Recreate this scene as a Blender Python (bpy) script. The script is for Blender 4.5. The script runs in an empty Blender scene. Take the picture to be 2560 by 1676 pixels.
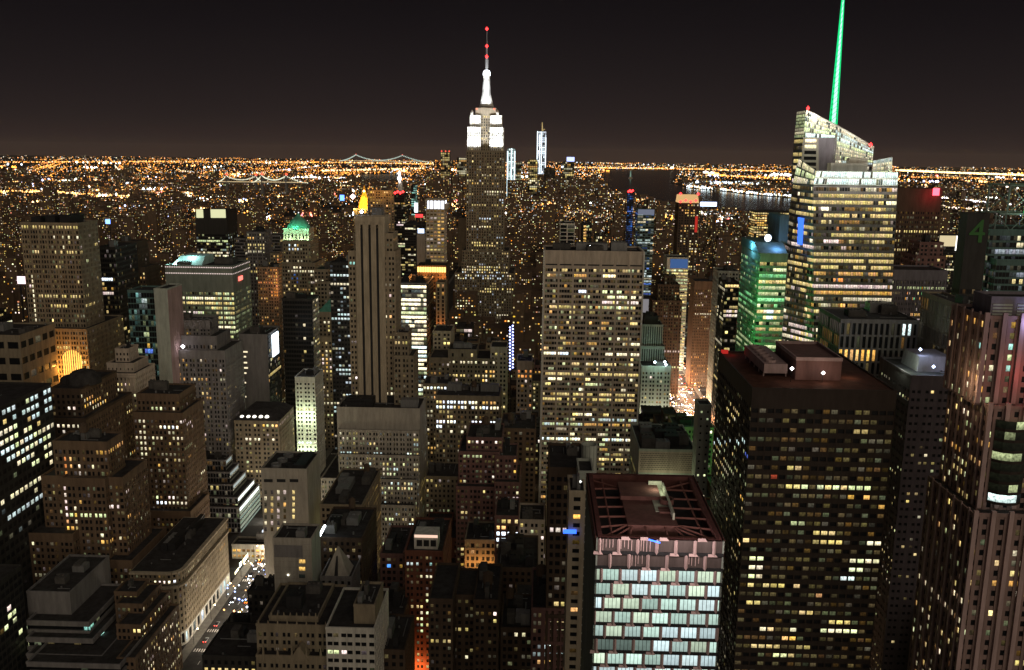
import bpy, math, random
import numpy as np
from mathutils import Vector, Matrix, noise
R = random.Random(11)
HAZE = 1.0e-5
D2R = math.pi / 180
scene = bpy.context.scene
col = scene.collection

# ---------------------------------------------------------------- camera
FPX, CX, CY, CAMZ = 2259.0, 1280.0, 838.0, 259.0        # focal length and centre in photograph pixels
PITCH, YAW, ROLL = 11.3 * D2R, 1.6 * D2R, 0.73 * D2R
_F = Vector((-math.sin(YAW) * math.cos(PITCH), math.cos(YAW) * math.cos(PITCH), -math.sin(PITCH)))
_R0 = Vector((math.cos(YAW), math.sin(YAW), 0))
_U0 = _R0.cross(_F)
_R = _R0 * math.cos(ROLL) + _U0 * math.sin(ROLL)
_U = -_R0 * math.sin(ROLL) + _U0 * math.cos(ROLL)
cd = bpy.data.cameras.new('camera')
cam = bpy.data.objects.new('camera', cd)
col.objects.link(cam)
m3 = Matrix((_R, _U, -_F)).transposed()
cam.matrix_world = Matrix.Translation((0, 0, CAMZ)) @ m3.to_4x4()
cd.sensor_width = 36
cd.lens = FPX / 2560 * 36
cd.clip_start, cd.clip_end = 1, 90000
scene.camera = cam


def P(xs, ys, Y):
    """point of the plane y=Y seen at a photograph pixel"""
    d = _F + _R * ((xs - CX) / FPX) + _U * ((CY - ys) / FPX)
    t = Y / d.y
    return Vector((d.x * t, Y, CAMZ + d.z * t))


def G(xs, ys, z=0.0):
    """point of the ground seen at a photograph pixel"""
    d = _F + _R * ((xs - CX) / FPX) + _U * ((CY - ys) / FPX)
    t = (z - CAMZ) / d.z
    return Vector((d.x * t, d.y * t, z))


def proj(p):
    v = Vector((p[0], p[1], p[2] - CAMZ))
    w = v.dot(_F)
    return CX + FPX * v.dot(_R) / w, CY - FPX * v.dot(_U) / w


# ---------------------------------------------------------------- night sky and city glow
world = bpy.data.worlds.new('World')
scene.world = world
world.use_nodes = True
nt = world.node_tree
nt.nodes.clear()
wo = nt.nodes.new('ShaderNodeOutputWorld')
bg = nt.nodes.new('ShaderNodeBackground')
tc = nt.nodes.new('ShaderNodeTexCoord')
sx = nt.nodes.new('ShaderNodeSeparateXYZ')
rp = nt.nodes.new('ShaderNodeValToRGB')
nz = nt.nodes.new('ShaderNodeTexNoise')
nz.inputs['Scale'].default_value = 2.2
nz.inputs['Detail'].default_value = 2
mm = nt.nodes.new('ShaderNodeMath')
mm.operation = 'MULTIPLY_ADD'
mm.inputs[1].default_value = 0.05
nt.links.new(tc.outputs['Generated'], sx.inputs[0])
nt.links.new(tc.outputs['Generated'], nz.inputs['Vector'])
nt.links.new(nz.outputs[0], mm.inputs[0])
nt.links.new(sx.outputs['Z'], mm.inputs[2])
e = rp.color_ramp.elements
e[0].position, e[0].color = 0.0, (.044, .0245, .0190, 1)
e[1].position, e[1].color = 1.0, (.022, .020, .024, 1)
for pos, c in ((.014, (.038, .0225, .0185, 1)), (.03, (.028, .0182, .0168, 1)), (.06, (.0190, .0134, .0134, 1)), (.10, (.0130, .0097, .0103, 1)),
               (.15, (.0080, .0062, .0072, 1)), (.20, (.0046, .0036, .0046, 1)), (.32, (.007, .006, .0075, 1))):
    k = e.new(pos)
    k.color = c
nt.links.new(mm.outputs[0], rp.inputs[0])
nt.links.new(rp.outputs[0], bg.inputs[0])
bg.inputs[1].default_value = 1.0
nt.links.new(bg.outputs[0], wo.inputs[0])

sd = bpy.data.lights.new('city_glow', 'SUN')          # the glow of the lit city behind the viewpoint
sd.energy, sd.angle, sd.color = 0.82, 70 * D2R, (1.0, .84, .64)
so = bpy.data.objects.new('city_glow', sd)
col.objects.link(so)
so.rotation_euler = Vector((-.42, .85, -.30)).to_track_quat('-Z', 'Y').to_euler()
so.location = (0, -60, 320)

scene.view_settings.view_transform = 'Standard'
scene.view_settings.look = 'None'
scene.view_settings.exposure = 0
scene.view_settings.gamma = 1
scene.render.engine = 'CYCLES'
cy = scene.cycles
cy.max_bounces, cy.diffuse_bounces, cy.glossy_bounces, cy.transmission_bounces = 3, 2, 2, 2
cy.sample_clamp_indirect = 2.0
cy.use_adaptive_sampling = False
cy.use_denoising = True
cy.denoiser = 'OPENIMAGEDENOISE'
cy.caustics_reflective = cy.caustics_refractive = False

# ---------------------------------------------------------------- materials
_M = {}


def _nodes(name):
    m = bpy.data.materials.new(name)
    m.use_nodes = True
    n = m.node_tree
    n.nodes.clear()
    return m, n, n.nodes.new('ShaderNodeOutputMaterial')


def mat(name, c, rough=.85, var=.35, scale=.35, metal=0.0, streak=True):
    if name in _M:
        return _M[name]
    m, n, o = _nodes(name)
    b = n.nodes.new('ShaderNodeBsdfPrincipled')
    t = n.nodes.new('ShaderNodeTexCoord')
    mp = n.nodes.new('ShaderNodeMapping')
    mp.inputs['Scale'].default_value = (scale, scale, scale * (.18 if streak else 1))
    z = n.nodes.new('ShaderNodeTexNoise')
    z.inputs['Scale'].default_value = 1.0
    z.inputs['Detail'].default_value = 6
    z.inputs['Roughness'].default_value = .7
    r = n.nodes.new('ShaderNodeMapRange')
    r.inputs[1].default_value, r.inputs[2].default_value = .25, .75
    r.inputs[3].default_value, r.inputs[4].default_value = 1 - var, 1 + var
    x = n.nodes.new('ShaderNodeMix')
    x.data_type = 'RGBA'
    x.blend_type = 'MULTIPLY'
    x.inputs['Factor'].default_value = 1
    x.inputs[6].default_value = (*c, 1)
    n.links.new(t.outputs['Object'], mp.inputs[0])
    n.links.new(mp.outputs[0], z.inputs['Vector'])
    n.links.new(z.outputs[0], r.inputs[0])
    n.links.new(r.outputs[0], x.inputs[7])
    n.links.new(x.outputs[2], b.inputs['Base Color'])
    b.inputs['Roughness'].default_value = rough
    b.inputs['Metallic'].default_value = metal
    b.inputs['Specular IOR Level'].default_value = .15
    n.links.new(b.outputs[0], o.inputs[0])
    _M[name] = m
    return m


def emit(name, c, s, sample=False):
    if name in _M:
        return _M[name]
    m, n, o = _nodes(name)
    b = n.nodes.new('ShaderNodeEmission')
    b.inputs[0].default_value = (*c, 1)
    b.inputs[1].default_value = s
    n.links.new(b.outputs[0], o.inputs[0])
    if not sample:
        m.cycles.emission_sampling = 'NONE'
    _M[name] = m
    return m


def window_mat(name, source):
    """dark glass with a lit room painted into its emission: clutter as noise, brighter towards the ceiling"""
    m, n, o = _nodes(name)
    L = n.links
    b = n.nodes.new('ShaderNodeBsdfPrincipled')
    b.inputs['Base Color'].default_value = (.012, .013, .015, 1)
    b.inputs['Roughness'].default_value = .3
    b.inputs['Specular IOR Level'].default_value = .08
    if source in ('attr', 'flat'):
        a = n.nodes.new('ShaderNodeAttribute')
        a.attribute_name = 'lit'
        cs, al = a.outputs['Color'], a.outputs['Alpha']
    else:                                                # 'obj' and 'soft': one pane per object
        a = n.nodes.new('ShaderNodeObjectInfo')
        cs, al = a.outputs['Color'], a.outputs['Alpha']
    if source == 'flat':
        L.new(cs, b.inputs['Emission Color'])
        L.new(al, b.inputs['Emission Strength'])
    else:
        uv = n.nodes.new('ShaderNodeUVMap')
        s = n.nodes.new('ShaderNodeSeparateXYZ')
        L.new(uv.outputs[0], s.inputs[0])
        g = n.nodes.new('ShaderNodeNewGeometry')
        mp = n.nodes.new('ShaderNodeMapping')
        mp.inputs['Scale'].default_value = (1.3, 1.3, 1.0)
        L.new(g.outputs['Position'], mp.inputs[0])
        z = n.nodes.new('ShaderNodeTexNoise')
        z.inputs['Scale'].default_value = 1
        z.inputs['Detail'].default_value = 3
        L.new(mp.outputs[0], z.inputs['Vector'])
        r1 = n.nodes.new('ShaderNodeMapRange')          # noise painted over the pane for the room's clutter
        r1.inputs[1].default_value, r1.inputs[2].default_value = .30, .66
        r1.inputs[3].default_value, r1.inputs[4].default_value = (.35, 1.35) if source != 'soft' else (.86, 1.12)
        L.new(z.outputs[0], r1.inputs[0])
        r2 = n.nodes.new('ShaderNodeMapRange')  # painted glow grows towards the top of the pane
        r2.inputs[1].default_value, r2.inputs[2].default_value = .0, .8
        r2.inputs[3].default_value, r2.inputs[4].default_value = (.55, 1.25) if source != 'soft' else (.82, 1.08)
        L.new(s.outputs['Y'], r2.inputs[0])
        f = n.nodes.new('ShaderNodeMath')
        f.operation = 'MULTIPLY'
        L.new(r1.outputs[0], f.inputs[0])
        L.new(r2.outputs[0], f.inputs[1])
        f2 = n.nodes.new('ShaderNodeMath')
        f2.operation = 'MULTIPLY'
        L.new(f.outputs[0], f2.inputs[0])
        L.new(al, f2.inputs[1])
        L.new(cs, b.inputs['Emission Color'])
        L.new(f2.outputs[0], b.inputs['Emission Strength'])
    L.new(b.outputs[0], o.inputs[0])
    m.cycles.emission_sampling = 'NONE'
    return m


GLASS = window_mat('window_glass', 'attr')
PANE = window_mat('window_pane', 'obj')
SOFTPANE = window_mat('office_pane', 'soft')
LAMPDOT = window_mat('lamp_glow', 'flat')

ROOF = mat('roof_tar', (.045, .042, .042), .95, .6, .25, streak=False)
ROOFG = mat('roof_gravel', (.09, .085, .08), .95, .5, .3, streak=False)
METAL = mat('galvanised_metal', (.22, .22, .22), .5, .3, .8, .3)
DARKM = mat('dark_metal', (.03, .03, .032), .55, .3, .8, .2)
WOOD = mat('tank_wood', (.10, .07, .05), .9, .4, 1.5)
COLS = dict(
    tan=(.27, .225, .16), stone=(.34, .28, .20), lime=(.46, .39, .29), brown=(.16, .108, .072), umber=(.088, .062, .045),
    red=(.17, .072, .048), conc=(.40, .37, .32), white=(.62, .60, .54), dark=(.040, .038, .036), greyg=(.22, .25, .22),
    bronze=(.036, .027, .023), grey=(.20, .19, .19), teal=(.10, .17, .16), violet=(.20, .18, .21), plum=(.090, .074, .084), mauve=(.26, .18, .165), rose=(.19, .105, .095),
    travert=(.50, .42, .34), pale=(.40, .43, .38), gold=(.75, .42, .06), copper=(.12, .36, .26), pink=(.40, .29, .28))


def wallm(k):
    return mat('wall_' + k, COLS[k], .7 if k in ('teal', 'dark', 'bronze') else .88)


# ---------------------------------------------------------------- mesh building
class MB:
    def __init__(s):
        s.v, s.f, s.uv, s.lit = [], [], [], []

    def quad(s, a, b, c, d, lit=None):
        i = len(s.v)
        s.v += [tuple(a), tuple(b), tuple(c), tuple(d)]
        s.f.append((i, i + 1, i + 2, i + 3))
        if lit is not None:
            s.lit.append(lit)

    def poly(s, pts):
        i = len(s.v)
        s.v += [tuple(p) for p in pts]
        s.f.append(tuple(range(i, i + len(pts))))

    def box(s, x0, x1, y0, y1, z0, z1, bottom=False):
        i = len(s.v)
        s.v += [(x0, y0, z0), (x1, y0, z0), (x1, y1, z0), (x0, y1, z0), (x0, y0, z1), (x1, y0, z1), (x1, y1, z1), (x0, y1, z1)]
        s.f += [(i, i + 1, i + 5, i + 4), (i + 1, i + 2, i + 6, i + 5), (i + 2, i + 3, i + 7, i + 6), (i + 3, i, i + 4, i + 7),
                (i + 4, i + 5, i + 6, i + 7)]
        if bottom:
            s.f.append((i + 3, i + 2, i + 1, i))

    def frustum(s, x0, x1, y0, y1, z0, X0, X1, Y0, Y1, z1):
        i = len(s.v)
        s.v += [(x0, y0, z0), (x1, y0, z0), (x1, y1, z0), (x0, y1, z0), (X0, Y0, z1), (X1, Y0, z1), (X1, Y1, z1), (X0, Y1, z1)]
        s.f += [(i, i + 1, i + 5, i + 4), (i + 1, i + 2, i + 6, i + 5), (i + 2, i + 3, i + 7, i + 6), (i + 3, i, i + 4, i + 7),
                (i + 4, i + 5, i + 6, i + 7)]

    def tube(s, p, q, r0, r1=None, n=10, cap=True):
        p, q = Vector(p), Vector(q)
        r1 = r0 if r1 is None else r1
        w = (q - p).normalized()
        u = w.orthogonal().normalized()
        t = w.cross(u)
        i = len(s.v)
        for k in range(n):
            a = 2 * math.pi * k / n
            d = u * math.cos(a) + t * math.sin(a)
            s.v += [tuple(p + d * r0), tuple(q + d * r1)]
        for k in range(n):
            a, b = i + 2 * k, i + 2 * ((k + 1) % n)
            s.f.append((a, b, b + 1, a + 1))
        if cap:
            s.f.append(tuple(i + 2 * k + 1 for k in range(n)))

    def octa(s, c, r, lit=None, h=None):
        x, y, z = c
        h = r if h is None else h
        i = len(s.v)
        s.v += [(x - r, y, z), (x, y - r, z), (x + r, y, z), (x, y + r, z), (x, y, z + h), (x, y, z - h)]
        for k in range(4):
            a, b = i + k, i + (k + 1) % 4
            s.f += [(a, b, i + 4), (b, a, i + 5)]
            if lit is not None:
                s.lit += [lit, lit]

    def lathe(s, prof, cx, cy, n=20):
        i = len(s.v)
        for r, z in prof:
            for k in range(n):
                a = 2 * math.pi * k / n
                s.v.append((cx + r * math.cos(a), cy + r * math.sin(a), z))
        for j in range(len(prof) - 1):
            for k in range(n):
                a, b = i + j * n + k, i + j * n + (k + 1) % n
                s.f.append((a, b, b + n, a + n))

    def build(s, name, m, parent=None, off=None, **props):
        if not s.f:
            return None
        me = bpy.data.meshes.new(name)
        v = s.v
        if off is None and parent is not None:
            off = parent['_o'] if '_o' in parent else (0, 0, 0)
        if off is not None:
            v = (np.array(v, dtype=np.float64) - np.array(off)).tolist()
        me.from_pydata(v, [], s.f)
        if s.lit:
            at = me.attributes.new('lit', 'FLOAT_COLOR', 'FACE')
            at.data.foreach_set('color', np.array(s.lit, dtype=np.float32).ravel())
        if s.uv:
            u = me.uv_layers.new(name='UVMap')
            u.data.foreach_set('uv', np.array(s.uv, dtype=np.float32).ravel())
        me.materials.append(m)
        o = bpy.data.objects.new(name, me)
        col.objects.link(o)
        if parent is not None:
            o.parent = parent
        elif off is not None:
            o.location = off
        for k, w in props.items():
            o[k] = w
        return o


def tag(o, label=None, cat=None, group=None, kind=None):
    for k, w in (('label', label), ('category', cat), ('group', group), ('kind', kind)):
        if w:
            o[k] = w
    return o


def thing(name, label, cat, loc, group=None):
    o = bpy.data.objects.new(name, None)
    o.empty_display_size = 2
    col.objects.link(o)
    o.location = loc
    o['_o'] = tuple(loc)
    return tag(o, label, cat, group)


def lamp(root, loc, c, power, size=1.0, name='floodlight', aim=None, cone=100):
    l = bpy.data.lights.new(name, 'SPOT' if aim is not None else 'POINT')
    if aim is not None:
        l.spot_size, l.spot_blend = cone * D2R, .6
    l.energy, l.color, l.shadow_soft_size = power, c, size
    o = bpy.data.objects.new(name, l)
    col.objects.link(o)
    if aim is not None:
        o.rotation_euler = Vector(aim).to_track_quat('-Z', 'Y').to_euler()
    if root is not None:
        o.parent = root
        o.location = Vector(loc) - Vector(root['_o'])
    else:
        o.location = loc
    return o


# ---------------------------------------------------------------- light of the windows
PAL = dict(Y=(1, .75, .29), W=(1, .87, .56), G=(.88, 1, .50), C=(.80, 1, .95), B=(.78, .88, 1), A=(1, .54, .15), O=(1, .36, .08),
           R=(1, .12, .06), K=(.12, .30, 1), P=(1, .78, .70), T=(.45, .95, .80), N=(.35, 1, .40))
MIX_WARM = 'YYYYWWAGP'
MIX_OFFICE = 'YYGGWWGC'
MIX_COOL = 'CCGBWWY'
MIX_GREEN = 'GGGNTY'
MIX_GOLD = 'AAAYYW'


def jitter(c, a=.10):
    return tuple(max(0, min(1, x + R.uniform(-a, a))) for x in c)


class Style:
    def __init__(s, wall, bw=3.2, fh=3.6, ww=.55, wh=.55, g=1, gw=None, rec=.35, p=.12, fl=.05, dim=.15, pal=MIX_WARM, br=.8, run=.35, sp=-.05, wall2=None, band=0):
        s.wall, s.bw, s.fh, s.ww, s.wh, s.g, s.gw, s.rec = wall, bw, fh, ww, wh, g, gw, rec
        s.p, s.fl, s.dim, s.pal, s.br, s.run, s.sp, s.wall2, s.band = p, fl, dim, pal, br, run, sp, wall2, band

    def but(s, **k):
        n = Style(s.wall)
        n.__dict__.update(s.__dict__)
        n.__dict__.update(k)
        return n


class Bld:
    """one building: an Empty with its parts"""

    def __init__(s, name, label, cat, loc, nw=0, group=None):
        s.root = thing(name, label, cat, loc, group)
        s.walls, s.wallk = {}, None
        s.glass, s.roof, s.rim = MB(), MB(), MB()
        s.rimk = None
        s.nw, s.cand = nw, []
        s.spots = []
        s.units, s.tanks, s.tops = [], [], []

    def w(s, k):
        return s.walls.setdefault(k, MB())

    def facade(s, BL, BR, TR, TL, st, nb=None, nf=None):
        BL, BR, TR, TL = map(Vector, (BL, BR, TR, TL))
        wd = ((BR - BL).length + (TR - TL).length) / 2
        ht = ((TL - BL).length + (TR - BR).length) / 2
        if wd < .5 or ht < .5:
            return
        nb = nb or max(1, round(wd / st.bw))
        nf = nf or max(1, round(ht / st.fh))
        n = (BR - BL).cross(TL - BL)
        if n.length < 1e-6:
            n = (TR - TL).cross(TL - BL)
        n.normalize()
        W = s.w(st.wall)
        W2 = s.w(st.wall2) if st.wall2 else W

        def pt(a, b, o):
            return (BL * (1 - a) + BR * a) * (1 - b) + (TL * (1 - a) + TR * a) * b + n * o
        rec = st.rec
        # piers
        for i in range(nb + 1):
            hw = (1 - st.ww) / 2 / nb
            if st.g > 1:
                hw = (st.gw if i % st.g == 0 else (1 - st.ww) / 2) / nb
            a0, a1 = max(0, i / nb - hw), min(1, i / nb + hw)
            if a1 - a0 < 1e-5:
                continue
            W.quad(pt(a0, 0, 0), pt(a1, 0, 0), pt(a1, 1, 0), pt(a0, 1, 0))
            if i > 0:
                W.quad(pt(a0, 0, -rec), pt(a0, 0, 0), pt(a0, 1, 0), pt(a0, 1, -rec))
            if i < nb:
                W.quad(pt(a1, 0, 0), pt(a1, 0, -rec), pt(a1, 1, -rec), pt(a1, 1, 0))
        # spandrels
        lo = (1 - st.wh) * .5
        for j in range(nf + 1):
            b0 = 0 if j == 0 else (j - 1 + lo + st.wh) / nf
            b1 = 1 if j == nf else (j + lo) / nf
            if b1 - b0 < 1e-5:
                continue
            o = .24 if st.band and j % st.band == 2 else st.sp      # string courses between the storeys
            W2.quad(pt(0, b0, o), pt(1, b0, o), pt(1, b1, o), pt(0, b1, o))
            W2.quad(pt(0, b1, o), pt(1, b1, o), pt(1, b1, -rec), pt(0, b1, -rec))
            W2.quad(pt(0, b0, -rec), pt(1, b0, -rec), pt(1, b0, o), pt(0, b0, o))
        # windows
        g = s.glass
        lob = lo
        for j in range(nf):
            full = R.random() < st.fl
            fc = R.choice(st.pal)
            fb = R.uniform(.7, 1.5) * st.br
            on = False
            b0, b1 = (j + lob) / nf, (j + lob + st.wh) / nf
            for i in range(nb):
                if R.random() > st.run:
                    on = R.random() < (.86 if full else st.p)
                    if not full:
                        fc = R.choice(st.pal)
                        fb = min(3, R.lognormvariate(-.45, .7)) * st.br
                a0, a1 = i / nb, (i + 1) / nb
                c, k = PAL[fc], 0.0
                if on:
                    k = fb * R.uniform(.75, 1.25)
                elif R.random() < st.dim:
                    k = R.uniform(.03, .16) * st.br
                    c = PAL[R.choice(st.pal)]
                if s.spots:
                    x, y = proj(pt((a0 + a1) / 2, (b0 + b1) / 2, 0))
                    for (x0, x1, y0, y1, pp, cc, kk) in s.spots:
                        if type(x0) is tuple:                # a column that leans with the perspective: (top, bottom), width
                            x0 = x0[0] + (x0[1] - x0[0]) * (y - y0) / (y1 - y0)
                            x1 = x0 + x1
                        if x0 <= x <= x1 and y0 <= y <= y1:
                            if R.random() < pp:
                                c, k = PAL[R.choice(cc)], kk * R.uniform(.7, 1.25)
                            elif kk < 0:
                                k = 0
                c = jitter(c, .06)
                hw0 = hw1 = (1 - st.ww) / 2 / nb
                if st.g > 1:
                    hw0 = (st.gw if i % st.g == 0 else (1 - st.ww) / 2) / nb
                    hw1 = (st.gw if (i + 1) % st.g == 0 else (1 - st.ww) / 2) / nb
                q = (pt(a0 + hw0, b0, -rec), pt(a1 - hw1, b0, -rec), pt(a1 - hw1, b1, -rec), pt(a0 + hw0, b1, -rec))
                if s.nw and k > .3:
                    s.cand.append((k, q, n, c))
                    lit = (*c, k)
                    s.glass.quad(*q, lit)
                    s.cand[-1] += (len(s.glass.lit) - 1,)
                elif k > .25 and st.wh < .8 and R.random() < .42:
                    f = R.uniform(.35, .75)                  # a half-drawn blind or a half-lit room
                    lowk, highk = R.choice(((k * .22, k), (k, k * .12), (k * .5, k * 1.15)))
                    if R.random() < .55:
                        m0, m1 = q[0].lerp(q[3], f), q[1].lerp(q[2], f)
                        g.quad(q[0], q[1], m1, m0, (*c, lowk))
                        g.quad(m0, m1, q[2], q[3], (*c, highk))
                    else:
                        m0, m1 = q[0].lerp(q[1], f), q[3].lerp(q[2], f)
                        g.quad(q[0], m0, m1, q[3], (*c, lowk))
                        g.quad(m0, q[1], q[2], m1, (*c, highk))
                    g.uv += [(0, 0), (1, 0), (1, 1), (0, 1)]
                else:
                    g.quad(*q, (*c, k))
                g.uv += [(0, 0), (1, 0), (1, 1), (0, 1)]

    def box(s, x0, x1, y0, y1, z0, z1, st, cap=1.2, side=None, roofm=True, back=True, blank=()):
        """a block with facades on its front and sides, a cornice and a roof"""
        zt = z1 - cap
        side = side or st
        faces = {'f': ((x0, y0), (x1, y0)), 'r': ((x1, y0), (x1, y1)), 'l': ((x0, y1), (x0, y0)), 'b': ((x1, y1), (x0, y1))}
        for k, ((ax, ay), (bx, by)) in faces.items():
            A, B, C, Dv = (ax, ay, z0), (bx, by, z0), (bx, by, zt), (ax, ay, zt)
            sx = st if k == 'f' else side
            W = s.w(sx.wall)
            if k == 'b' or k in blank:
                W.quad(A, B, C, Dv)
            else:
                s.facade(A, B, C, Dv, sx)
            if cap > 0:
                W.quad((ax, ay, zt), (bx, by, zt), (bx, by, z1), (ax, ay, z1))
        rf, rm = MB(), MB()
        s.tops.append((rf, rm, st.wall))
        rf.quad((x0, y0, z1 - .9), (x1, y0, z1 - .9), (x1, y1, z1 - .9), (x0, y1, z1 - .9))
        t, pr, h = .5, .12, 1.0
        zt = z1 + .1
        rm.box(x0 - pr, x1 + pr, y0 - pr, y0 + t, z1 - h, zt)
        rm.box(x0 - pr, x1 + pr, y1 - t, y1 + pr, z1 - h, zt)
        rm.box(x0 - pr, x0 + t, y0 + t, y1 - t, z1 - h, zt)
        rm.box(x1 - t, x1 + pr, y0 + t, y1 - t, z1 - h, zt)
        s.rimk = s.rimk or st.wall

    def plant(s, x0, x1, y0, y1, z, n=3, tank=False):
        """air handling boxes, stair heads and water tanks on a roof"""
        w, d = x1 - x0, y1 - y0
        if w < 5 or d < 5:
            return
        for _ in range(n):
            a, b, h = R.uniform(.12, .34) * w, R.uniform(.12, .34) * d, R.uniform(1.8, 4.5)
            x, y = R.uniform(x0 + 1, x1 - a - 1), R.uniform(y0 + 1.5, y1 - b - 1)
            m = MB()
            m.box(x, x + a, y, y + b, z - .9, z + h)
            if a > 4:
                m.box(x + .3, x + a - .3, y + .3, y + b - .3, z + h, z + h + .25)
                for q in range(int(min(4, a // 2))):
                    m.tube((x + 1 + q * 2, y + b / 2, z + h + .2), (x + 1 + q * 2, y + b / 2, z + h + .9), .7, n=8)
            s.units.append((m, R.choice((METAL, DARKM, ROOFG))))
        if y0 < 720:
            for _ in range(3):
                x, y, k = R.uniform(x0 + 1.5, x1 - 2), R.uniform(y0 + 1.5, y1 - 2), R.uniform(.3, .9)
                m = MB()
                m.box(x, x + k, y, y + k, z - .9, z + R.uniform(-.2, .9))
                s.units.append((m, METAL, 'roof_vent'))
            for _ in range(2):
                x, y, l = R.uniform(x0 + 1.5, x1 - 2), R.uniform(y0 + 1.5, y1 - 2), R.uniform(.4, 1)
                m = MB()
                if R.random() < .5:
                    m.tube((x, y, z - .5), (x + (x1 - 1.5 - x) * l, y, z - .5), .22, n=6)
                else:
                    m.tube((x, y, z - .5), (x, y + (y1 - 1.5 - y) * l, z - .5), .22, n=6)
                s.units.append((m, METAL, 'roof_pipe'))
        if tank:
            r, h = R.uniform(1.7, 2.4), R.uniform(3.5, 4.6)
            x, y = R.uniform(x0 + 3, x1 - 3), R.uniform(y0 + 3, y1 - 3)
            m = MB()
            for dx, dy in ((-1, -1), (1, -1), (1, 1), (-1, 1)):
                m.tube((x + dx * r * .6, y + dy * r * .6, z - 1), (x + dx * r * .6, y + dy * r * .6, z + 3), .16, n=5)
            m.tube((x, y, z + 3), (x, y, z + 3 + h), r, r * .95, n=14)
            m.tube((x, y, z + 3 + h), (x, y, z + 4.3 + h), r * 1.05, .1, n=14)
            s.tanks.append(m)

    def done(s):
        rt = s.root
        for k, m in s.walls.items():
            m.build('wall', wallm(k), rt)
        if s.cand:
            s.cand.sort(key=lambda c: -c[0])
            for k, q, n, c, ix in s.cand[:s.nw]:
                s.glass.lit[ix] = (*c, 0.0)
                ctr = (q[0] + q[1] + q[2] + q[3]) / 4
                m = MB()
                m.quad(*[p - ctr + n * .04 for p in q])
                m.uv = [(0, 0), (1, 0), (1, 1), (0, 1)]
                o = m.build('window', PANE)
                o.parent = rt
                o.location = ctr - Vector(rt['_o'])
                o.color = (*c, k)
        o = s.glass.build('window_grid', GLASS, rt)
        if o:
            o['kind'] = 'stuff'
        for rf, rm, k in s.tops:
            rf.build('roof', ROOF, rt)
            rm.build('parapet', wallm(k), rt)
        s.roof.build('roof', ROOF, rt)
        s.rim.build('parapet', wallm(s.rimk or 'grey'), rt)
        for u in s.units:
            u[0].build(u[2] if len(u) > 2 else 'rooftop_unit', u[1], rt)
        for m in s.tanks:
            m.build('water_tank', WOOD, rt)
        return rt


HERO = []          # footprints and lowest visible pixel rows of the placed buildings


def px_box(xl, xr, yt, Y, D):
    a, b = P(xl, yt, Y), P(xr, yt, Y)
    return a.x, b.x, Y, Y + D, (a.z + b.z) / 2


def vary(st):
    """masonry fronts differ: windows single, in pairs or in threes, string courses at different storeys"""
    if st.g == 1 and .3 < st.ww < .62 and st.wh < .7 and st.p > 0:
        g = R.choice((1, 2, 2, 3))
        return st.but(g=g, gw=.36, ww=st.ww if g == 1 else .66, band=R.choice((0, 5, 7, 9)))
    return st


def hero(name, label, cat, st, tiers, yb=1676, spots=(), nw=0, units=3, tank=False, cap=1.5, side=None, blank=(), finish=True, z0s=None):
    """tiers: (left, right, top) in photograph pixels at distance Y, depth D; the first is the tallest"""
    bx = [px_box(*t[:5]) for t in tiers]
    X0, X1 = min(b[0] for b in bx), max(b[1] for b in bx)
    Y0, Y1 = min(b[2] for b in bx), max(b[3] for b in bx)
    B = Bld(name, label, cat, ((X0 + X1) / 2, Y0, 0), nw or (16 if Y0 < 1000 else 0))
    B.spots = spots
    B.bx = bx
    st = vary(st)
    for i, b in enumerate(bx):
        z0 = 0.0
        for c in bx[i + 1:]:
            if c[0] <= b[0] + .5 and c[1] >= b[1] - .5 and c[2] <= b[2] + .01 and c[3] >= b[3] - .5:
                z0 = max(0, c[4] - 1)
                break
        z0 = max(z0, b[4] - 175)
        if i == len(bx) - 1:
            z0 = 0
        B.box(b[0], b[1], b[2], b[3], z0, b[4], (tiers[i][5] if len(tiers[i]) > 5 else st), cap, side, blank=blank)
    if units:
        b = bx[0]
        B.plant(b[0], b[1], b[2], b[3], b[4], units, tank)
    HERO.append((X0, X1, Y0, Y1, min(t[0] for t in tiers), max(t[1] for t in tiers), yb))
    if finish:
        B.done()
    return B
# ---------------------------------------------------------------- ground, avenues, water
def sheet(name, pts, z, m, kind='structure'):
    b = MB()
    b.poly([(p[0], p[1], z) for p in pts])
    return tag(b.build(name, m), kind=kind)


ASPH = mat('asphalt', (.05, .048, .046), .8, .5, .15, streak=False)
sheet('ground', [(-40000, -400), (40000, -400), (40000, 34000), (-40000, 34000)], 0, mat('city_ground', (.030, .026, .023), .95, .6, .02, streak=False))
AV5, AV6 = (-179, -147), (142, 180)


def avenue(name, x0, x1, y0, y1):
    sheet(name, [(x0, y0), (x1, y0), (x1, y1), (x0, y1)], .02, ASPH)
    for a, b in ((x0 - 5, x0), (x1, x1 + 5)):
        m = MB()
        m.box(a, b, y0, y1, 0.0, .15)
        tag(m.build('pavement', mat('pavement', (.22, .21, .19), .9, .35, .4, streak=False)), kind='structure')
    m = MB()
    for k in range(1, 4):
        x = x0 + (x1 - x0) * k / 4
        y = y0
        while y < min(y1, 1100):
            m.quad((x - .15, y, .03), (x + .15, y, .03), (x + .15, y + 3.5, .03), (x - .15, y + 3.5, .03))
            y += 9
    for yc in range(440, 1200, 80):                       # pedestrian crossings
        for yy in (yc - 11, yc + 9):
            x = x0 + 1
            while x < x1 - 1:
                m.quad((x, yy, .03), (x + .6, yy, .03), (x + .6, yy + 3, .03), (x, yy + 3, .03))
                x += 1.3
    tag(m.build('road_markings', mat('road_paint', (.75, .75, .72), .7, .2, 1)), kind='structure')


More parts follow.
